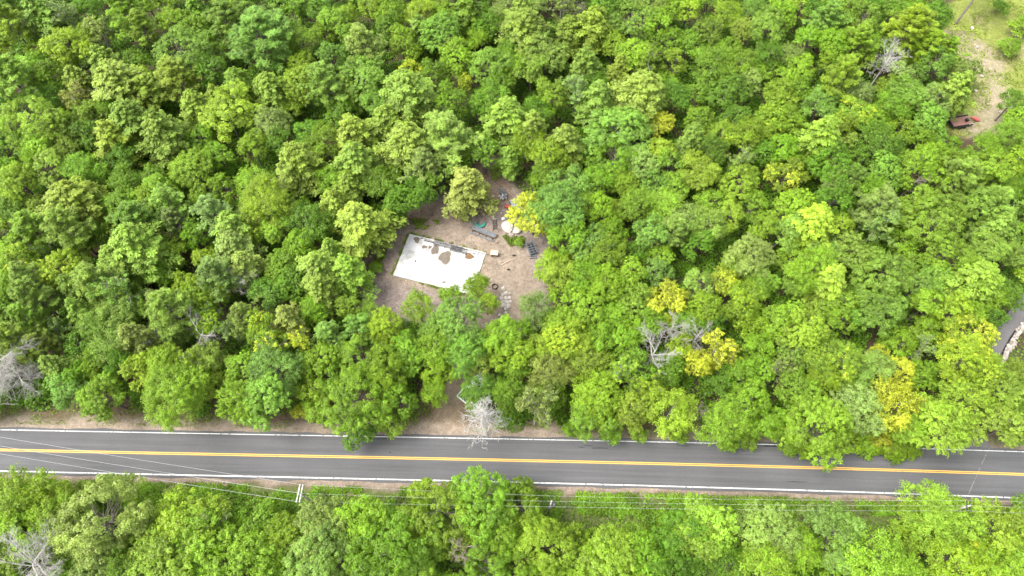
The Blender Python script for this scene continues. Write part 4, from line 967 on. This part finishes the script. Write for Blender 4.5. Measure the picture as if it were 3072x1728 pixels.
# dark box in front of the cart
p = G(*Z2(685,760)); o = MB().box((0,0,.4), (1.1,.9,.8), bevel=.05).build('dark_box', mat_plain('dark_plastic', (.05,.05,.055), .6)); o.location = p; o.rotation_euler = (0,0,.3); tag(o, 'dark grey box below the red sled', 'box')
p = G(*Z2(587,815)); o = MB().box((0,0,.28), (.62,.55,.56), bevel=.06).build('white_box', mat_plain('white_plastic', (.5,.52,.53), .5)); o.location = p; o.rotation_euler = (0,0,.5); tag(o, 'small white box above the big boulder', 'box')

ROCKM = mat_plain('granite', (.34,.30,.26), .9, scale=2.2, var=.45, bump=.5)
ROCKW = mat_plain('pale_granite', (.44,.40,.35), .9, scale=2.2, var=.4, bump=.5)
ROCKP = mat_plain('pinkish_granite', (.34,.29,.255), .9, scale=2.2, var=.35, bump=.5)
def rock_mesh(seed, mat, det=7):
    r = np.random.default_rng(seed); V = []; F = []; n, m = 11, det; ph = r.random((8,3))*6; kd = r.normal(0,1,(7,3)); kd = unit(kd); ko = r.uniform(.62,.95,7)
    for j in range(m+1):
        la = -math.pi/2*.6 + (math.pi/2*1.6)*j/m
        for i in range(n):
            lo = 6.2832*i/n; d = np.array([math.cos(la)*math.cos(lo), math.cos(la)*math.sin(lo), math.sin(la)])
            q = 1+.08*r.normal()
            for k in range(7):
                dp = float(d@kd[k])
                if dp*q > ko[k]: q = ko[k]/dp
            V.append(tuple(d*q))
    for j in range(m):
        for i in range(n): F.append((j*n+i, j*n+(i+1) % n, (j+1)*n+(i+1) % n, (j+1)*n+i))
    F += [tuple(range(n))[::-1], tuple(range(m*n, m*n+n))]
    return MB().add(V, F).mesh('rock', mat)
RM = [rock_mesh(k, (ROCKM, ROCKW, ROCKP)[k % 3]) for k in range(9)]
def rock(px, py, s, label, k, name='rock', group=None):
    o = link(name, RM[k % 9]); p = G(px, py); o.location = (p.x, p.y, s*.22); o.scale = (s*random.uniform(.85,1.15), s*random.uniform(.8,1.05), s*.62); o.rotation_euler = (0,0,random.uniform(0,6))
    tag(o, label, 'rock', group)
rock(*Z2(655,915), 1.35, 'largest pale boulder beside the yellow tree', 1, 'boulder')
rock(*Z2(765,965), .85, 'second boulder touching the right side of the largest one', 4, 'boulder')
rock(*Z2(700,1010), .5, 'brown rock in front of the two boulders', 3, 'boulder')
rock(*Z2(800,930), .5, 'small rock behind the second boulder', 2, 'boulder')
for i, (X, Y, s) in enumerate(((455,780,.32),(485,800,.25),(590,690,.3),(560,720,.2),(455,490,.35))):
    rock(*Z2(X, Y), s, ('tan stone at the top of the dark ladder frame','smaller stone at the top of the dark ladder frame','pale stone below the scrap heap','little stone below the scrap heap','pale stone below the wooden pallet')[i], i+1)
rock(*Z2(35,690), .6, 'pale rock at the foot of the tan conifer', 7); rock(1376,640, .4, 'small rock left of the tan conifer trunk', 5)
rowp = [(1510,866,.48),(1518,880,.42),(1508,884,.36),(1505,895,.5),(1517,896,.55),(1528,894,.4),(1509,906,.42),(1522,908,.5),(1531,905,.34),(1512,917,.55),(1526,918,.5),(1517,927,.4),(1505,920,.35),(1518,938,.36),(1500,946,.42),(1503,956,.3),(1529,880,.3)]
pos = ['top','second','third','fourth','fifth','sixth','seventh','eighth','ninth','tenth','eleventh','twelfth','thirteenth','fourteenth','fifteenth','sixteenth','seventeenth']
for rank, (x, y, s) in enumerate(sorted(rowp, key=lambda q: q[1])):
    rock(x, y, s*.9, f'pale stone of the rock row by the fire ring, {pos[rank]} from the top', rank*3+1, group='stones in the rock row')
# fire ring
p = G(1484,861); V = []; F = []; n = 20
for i in range(n):
    th = 6.2832*i/n
    for rr_, z in ((.5,0),(.52,.32),(.44,.34),(.42,.05)): V.append((math.cos(th)*rr_, math.sin(th)*rr_, z))
for i in range(n):
    for k in range(4): F.append((i*4+k, ((i+1) % n)*4+k, ((i+1) % n)*4+(k+1) % 4, i*4+(k+1) % 4))
o = MB().add(V, F).build('fire_ring', mat_plain('rusty_iron', (.07,.05,.04), .8)); o.location = p; tag(o, 'round dark fire ring on the sand right of the slab', 'fire ring')
for i, (px, py) in enumerate(((1542,768),(1525,810))):
    o = MB().tube([(-.25,0,.1),(0,.05,.14),(.25,.1,.08)], [.1,.16,.09], 7).build('burnt_stump', mat_plain('char', (.04,.03,.025), .9)); o.location = G(px, py); tag(o, ('dark charred stump on the sand right of the crate','dark charred stump on the sand below the crate')[i], 'stump')
for i, (x0, y0, x1, y1, r_) in enumerate(((1503,796,1545,776,.06),(1352,672,1395,681,.06),(1300,668,1350,678,.05),(1096,588,1130,540,.07))):
    a, b = G(x0, y0), G(x1, y1); o = MB().tube([(0,0,.08), tuple((b-a)*.5+Vector((.1,.1,.12))), tuple((b-a)+Vector((0,0,.07)))], [r_, r_*.9, r_*.5], 6).build('fallen_branch', WOOD if i else TAN)
    o.location = a; tag(o, ('pale fallen pole lying on the sand right of the slab','thin fallen branch left of the teal seat','thin fallen branch above the slab','fallen branch in the trees above the clearing')[i], 'branch')

# ------------------------------------------------------------------ white pickup under the trees
def pickup():
    a, b = G(1379,1190), G(1414,1150); rz = heading(a, b); d = (b-a).normalized(); s = Vector((d.y, -d.x, 0))
    root = empty('pickup_truck', a + d*2.3 + s*.75, rz); tag(root, 'white pickup truck half hidden under the trees by the driveway', 'truck')
    PNT = mat_plain('white_car_paint', (.62,.64,.67), .3, scale=1, var=.05, spec=.5); BLK = mat_plain('black_liner', (.018,.018,.02), .5)
    GLS = mat_plain('tinted_glass', (.02,.025,.03), .08, spec=.6)
    L_, w_ = 5.4, 1.9
    MB().box((0,0,.62), (L_, w_, .5), bevel=.12).build('body', PNT, root)
    for q in (-1, 1): MB().box((-1.75, q*(w_/2-.06), .98), (1.75, .11, .34), bevel=.04).build('bed_side', PNT, root)
    MB().box((-2.62, 0, .96), (.09, w_, .36), bevel=.03).build('tailgate', PNT, root)
    MB().box((-1.75, 0, .885), (1.7, w_-.26, .03)).build('bed_liner', BLK, root)
    V = [(-.85,-.9,.85),(1.3,-.9,.85),(1.3,.9,.85),(-.85,.9,.85),(-.65,-.72,1.65),(.65,-.72,1.65),(.65,.72,1.65),(-.65,.72,1.65)]
    MB().add(V, [(3,2,1,0),(4,5,6,7),(0,1,5,4),(1,2,6,5),(2,3,7,6),(3,0,4,7)]).build('cab', PNT, root)
    def pane(q):   # inset glass slightly proud of the cab face
        c_ = sum((Vector(V[i]) for i in q), Vector())/4; nrm = (Vector(V[q[1]])-Vector(V[q[0]])).cross(Vector(V[q[2]])-Vector(V[q[0]])).normalized()
        MB().add([c_+(Vector(V[i])-c_)*.84+nrm*.008 for i in q], [(0,1,2,3)]).build('window', GLS, root)
    for q in ((0,1,5,4),(1,2,6,5),(2,3,7,6),(3,0,4,7)): pane(q)
    MB().box((1.95,0,.9), (1.35, w_-.1, .14), bevel=.06).build('hood', PNT, root)
    wm = MB().tube([(0,-.12,0),(0,.12,0)], .37, 16).mesh('wheel', BLK); hm = MB().tube([(0,-.13,0),(0,.13,0)], .2, 12).mesh('rim', STEEL)
    for sx in (-1.65, 1.7):
        for q in (-1, 1):
            o = link('wheel', wm, root); o.location = (sx, q*.86, .37); link('rim', hm, o)
    for q in (-1, 1): MB().box((2.68, q*.7, .72), (.06,.32,.16), bevel=.02).build('headlight', WPAINT, root)
pickup()

# ------------------------------------------------------------------ trailer at upper right
Z5 = lambda X, Y: (2700+X/3.449, Y/3.449)
def trailer():
    a, b = G(*Z5(525,1345)), G(*Z5(730,1310)); rz = heading(a, b); L_ = (b-a).length*1.05; nrm = Vector((-math.sin(rz), math.cos(rz), 0))
    root = empty('utility_trailer', a.lerp(b, .5)+nrm*1.1, rz); tag(root, 'dark utility trailer with reddish deck at the edge of the field', 'trailer')
    DK = mat_plain('reddish_planks', (.30,.16,.12), .8, scale=3, var=.3)
    for k in range(8): MB().box((0, -.94+.268*k, .62), (L_, .255, .05)).build('deck_plank', DK, root)
    for q in (-1, 1):
        MB().box((0, q*1.12, .75), (L_, .09, .42)).build('side_rail', DSTEEL, root)
        for sx in (-.4, .4): o = MB().tube([(0,-.1,0),(0,.1,0)], .33, 14).build('wheel', TAR, root); o.location = (sx*1.2, q*1.28, .33)
    MB().box((-L_/2, 0, .85), (.09, 2.2, .6)).build('end_rail', DSTEEL, root)
    MB().tube([(L_/2, -.8, .6), (L_/2+1.3, 0, .55), (L_/2, .8, .6)], .06, 6).build('tongue', DSTEEL, root)
    for q in (0, 1):
        o = MB().box((L_*.30+.55*q, -1.14, .98), (.35, .1, .14), bevel=.02).build('marker_light', mat_plain('lens_white', (.6,.55,.5), .3), root)
trailer()
p = G(*Z5(665,1275)); root = empty('hand_cart', p, .4); tag(root, 'small dark upright hand cart on the trailer end', 'cart')
MB().box((0,0,.95), (.5,.6,.5), bevel=.06).build('body', TAR, root); MB().tube([(-.2,-.2,1.2),(-.25,-.2,1.9),(-.25,.2,1.9),(-.2,.2,1.2)], .04, 6).build('handle', WPAINT, root)
hull(*Z5(775,1235), -.5, 1.9, .9, 'red upturned hull on the sand beside the trailer', 'small_boat', 'boat', mat_plain('faded_red', (.42,.10,.09), .6), sc=1.5)
for i, (X, Y, s) in enumerate(((740,295,.5),(800,490,.45),(840,790,.5),(785,940,.35),(1150,1110,.6),(1035,1160,.4))):
    rock(*Z5(X, Y), s, ('white stone below the leaning trunk in the field','tan stone on the sandy field path','pale stone at the top of the bare sandy patch','grey stone at the left of the bare sandy patch','pinkish rock right of the red hull','grey rock near the red hull')[i], i*2+1)

# ------------------------------------------------------------------ stone wall along the paved drive
wall = empty('stone_wall', G(3030,1030)); tag(wall, 'dry stone wall along the paved drive at the right edge', 'wall')
wl = [(3095,945),(3072,975),(3052,998),(3036,1026),(3022,1052),(3008,1078),(2996,1104),(2985,1130)]
for i in range(len(wl)-1):
    a, b = G(*wl[i]), G(*wl[i+1])
    for k in range(4):
        for row in range(2):
            q = a.lerp(b, (k+.5*row)/4); s = random.uniform(.26,.42); o = link('stone', RM[(i*4+k+row*2) % 9], wall)
            o.location = (q.x-wall.location.x+random.gauss(0,.12), q.y-wall.location.y+random.gauss(0,.12), .15+.34*row); o.scale = (s*1.3, s, s*.8); o.rotation_euler = (0,0,random.uniform(0,6))
for i, (x, y, s) in enumerate(((2902,1262,.5),(2912,1275,.45),(2898,1283,.55),(2908,1294,.5),(2922,1288,.42),(2934,1297,.4),(2917,1250,.35),(2945,1303,.33))):
    rock(x, y, s, f'grey rock in the pile where the paved drive meets the road, {pos[i] if i else "first"} in the pile', i*3+1, group='rocks by the paved drive')
# low dark strip laid between drive and wall
dk = [G(x, y) for x, y in ((3050,985),(3030,1015),(3012,1048),(2998,1075))]
o = MB().tube([(q.x, q.y, .1) for q in dk], .12, 5).build('drive_strip', TAR); tag(o, 'low dark strip between the paved drive and the stone wall', 'edging')

# ------------------------------------------------------------------ utility poles and wires
PZ = 10.6
POLEM = mat_plain('grey_pole_wood', (.30,.275,.25), .85, scale=4, var=.3); ARM = mat_plain('pale_crossarm', (.56,.54,.51), .7, scale=3, var=.15)
CER = mat_plain('insulator', (.5,.52,.52), .3); WIRE = mat_plain('aluminium_wire', (.42,.42,.41), .6, .0, var=.05); BWIRE = mat_plain('black_cable', (.03,.03,.03), .6)
def pole(px0, py0, px1, py1, label, arm=True):
    """crossarm ends in the photo at arm height"""
    a, b = G(px0, py0, PZ), G(px1, py1, PZ); c = a.lerp(b, .5); d = (b-a); L_ = 2.4 if arm else 1.5; d.normalize(); n_ = Vector((-d.y, d.x, 0))
    root = empty('utility_pole', (c.x, c.y, 0)); tag(root, label, 'pole', 'utility poles along the road')
    MB().tube([(0,0,-.1),(0,0,5),(0,0,PZ+.5)], [.17,.15,.11], 10).build('pole', POLEM, root, True)
    for s in (-1, 1):
        e0 = -d*L_/2 + n_*.2*s; e1 = d*L_/2 + n_*.2*s
        MB().box((n_.x*.2*s, n_.y*.2*s, PZ), (L_, .11 if arm else .07, .13), rz=math.atan2(d.y, d.x), bevel=.01).build('crossarm', ARM if arm else DSTEEL, root)
    ins = []
    for t in (-.92, .0, .92):
        q = d*(L_/2*t) + (n_*.0); 
        for s in ((-1, 1) if arm else ()):
            o = MB().tube([(0,0,.06),(0,0,.12),(0,0,.2),(0,0,.26)], [.04,.07,.05,.03], 8).build('insulator', CER, root); o.location = q + n_*.2*s + Vector((0,0,PZ))
        ins.append(Vector((c.x, c.y, PZ+.26)) + q)
    MB().tube([(0,0,PZ-2.2),(0,0,PZ-2.1)], .16, 8).build('bracket', STEEL, root)
    ins.append(Vector((c.x, c.y, PZ-1.2)))
    return ins, root
A_, _ = pole(904,1456,894,1505, 'grey utility pole with double white crossarms below the road, left of centre')
M_, r2 = pole(1657,1480,1652,1530, 'utility pole hidden in foliage below the road, near the centre', False)
C_, _ = pole(2906,1492,2904,1545, 'utility pole behind the lime trees below the road at the right', False)
trn = MB().tube([(0,0,0),(0,0,.08),(0,0,.85),(0,0,.95)], [.2,.26,.26,.2], 12).build('transformer', STEEL, r2, True); trn.location = (.45,-.1,PZ-2.0)
LQ = [G(-800,1172,PZ), G(-800,1200,PZ), G(-800,1222,PZ), G(-800,1205,PZ-1.2)]
RQ = [G(3800,1512,PZ), G(3800,1535,PZ), G(3800,1562,PZ), G(3800,1540,PZ-1.2)]
wn = ['top','middle','lower','black lower']
def wire(a, b, k, where):
    sag = .0006*(b-a).length**2*.5; pts = []
    for i in range(21):
        t = i/20; q = a.lerp(b, t); q.z -= 4*sag*t*(1-t); pts.append(q)
    o0 = pts[0].copy(); o = MB().tube([p_-o0 for p_ in pts], .013 if k < 3 and 'crossing' in where else (.008 if k < 3 else .014), 5, cap=False).build('power_line', WIRE if k < 3 else BWIRE, None, True); o.location = o0
    tag(o, f'{wn[k]} overhead wire {where}', 'wire', 'overhead power lines')
for k in range(4):
    wire(LQ[k], A_[k], k, 'crossing the road left of the crossarms')
    wire(A_[k], M_[k], k, 'between the left and middle utility poles')
    wire(M_[k], C_[k], k, 'running below the road right of centre')
    wire(C_[k], RQ[k], k, 'leaving the photo at the right edge')
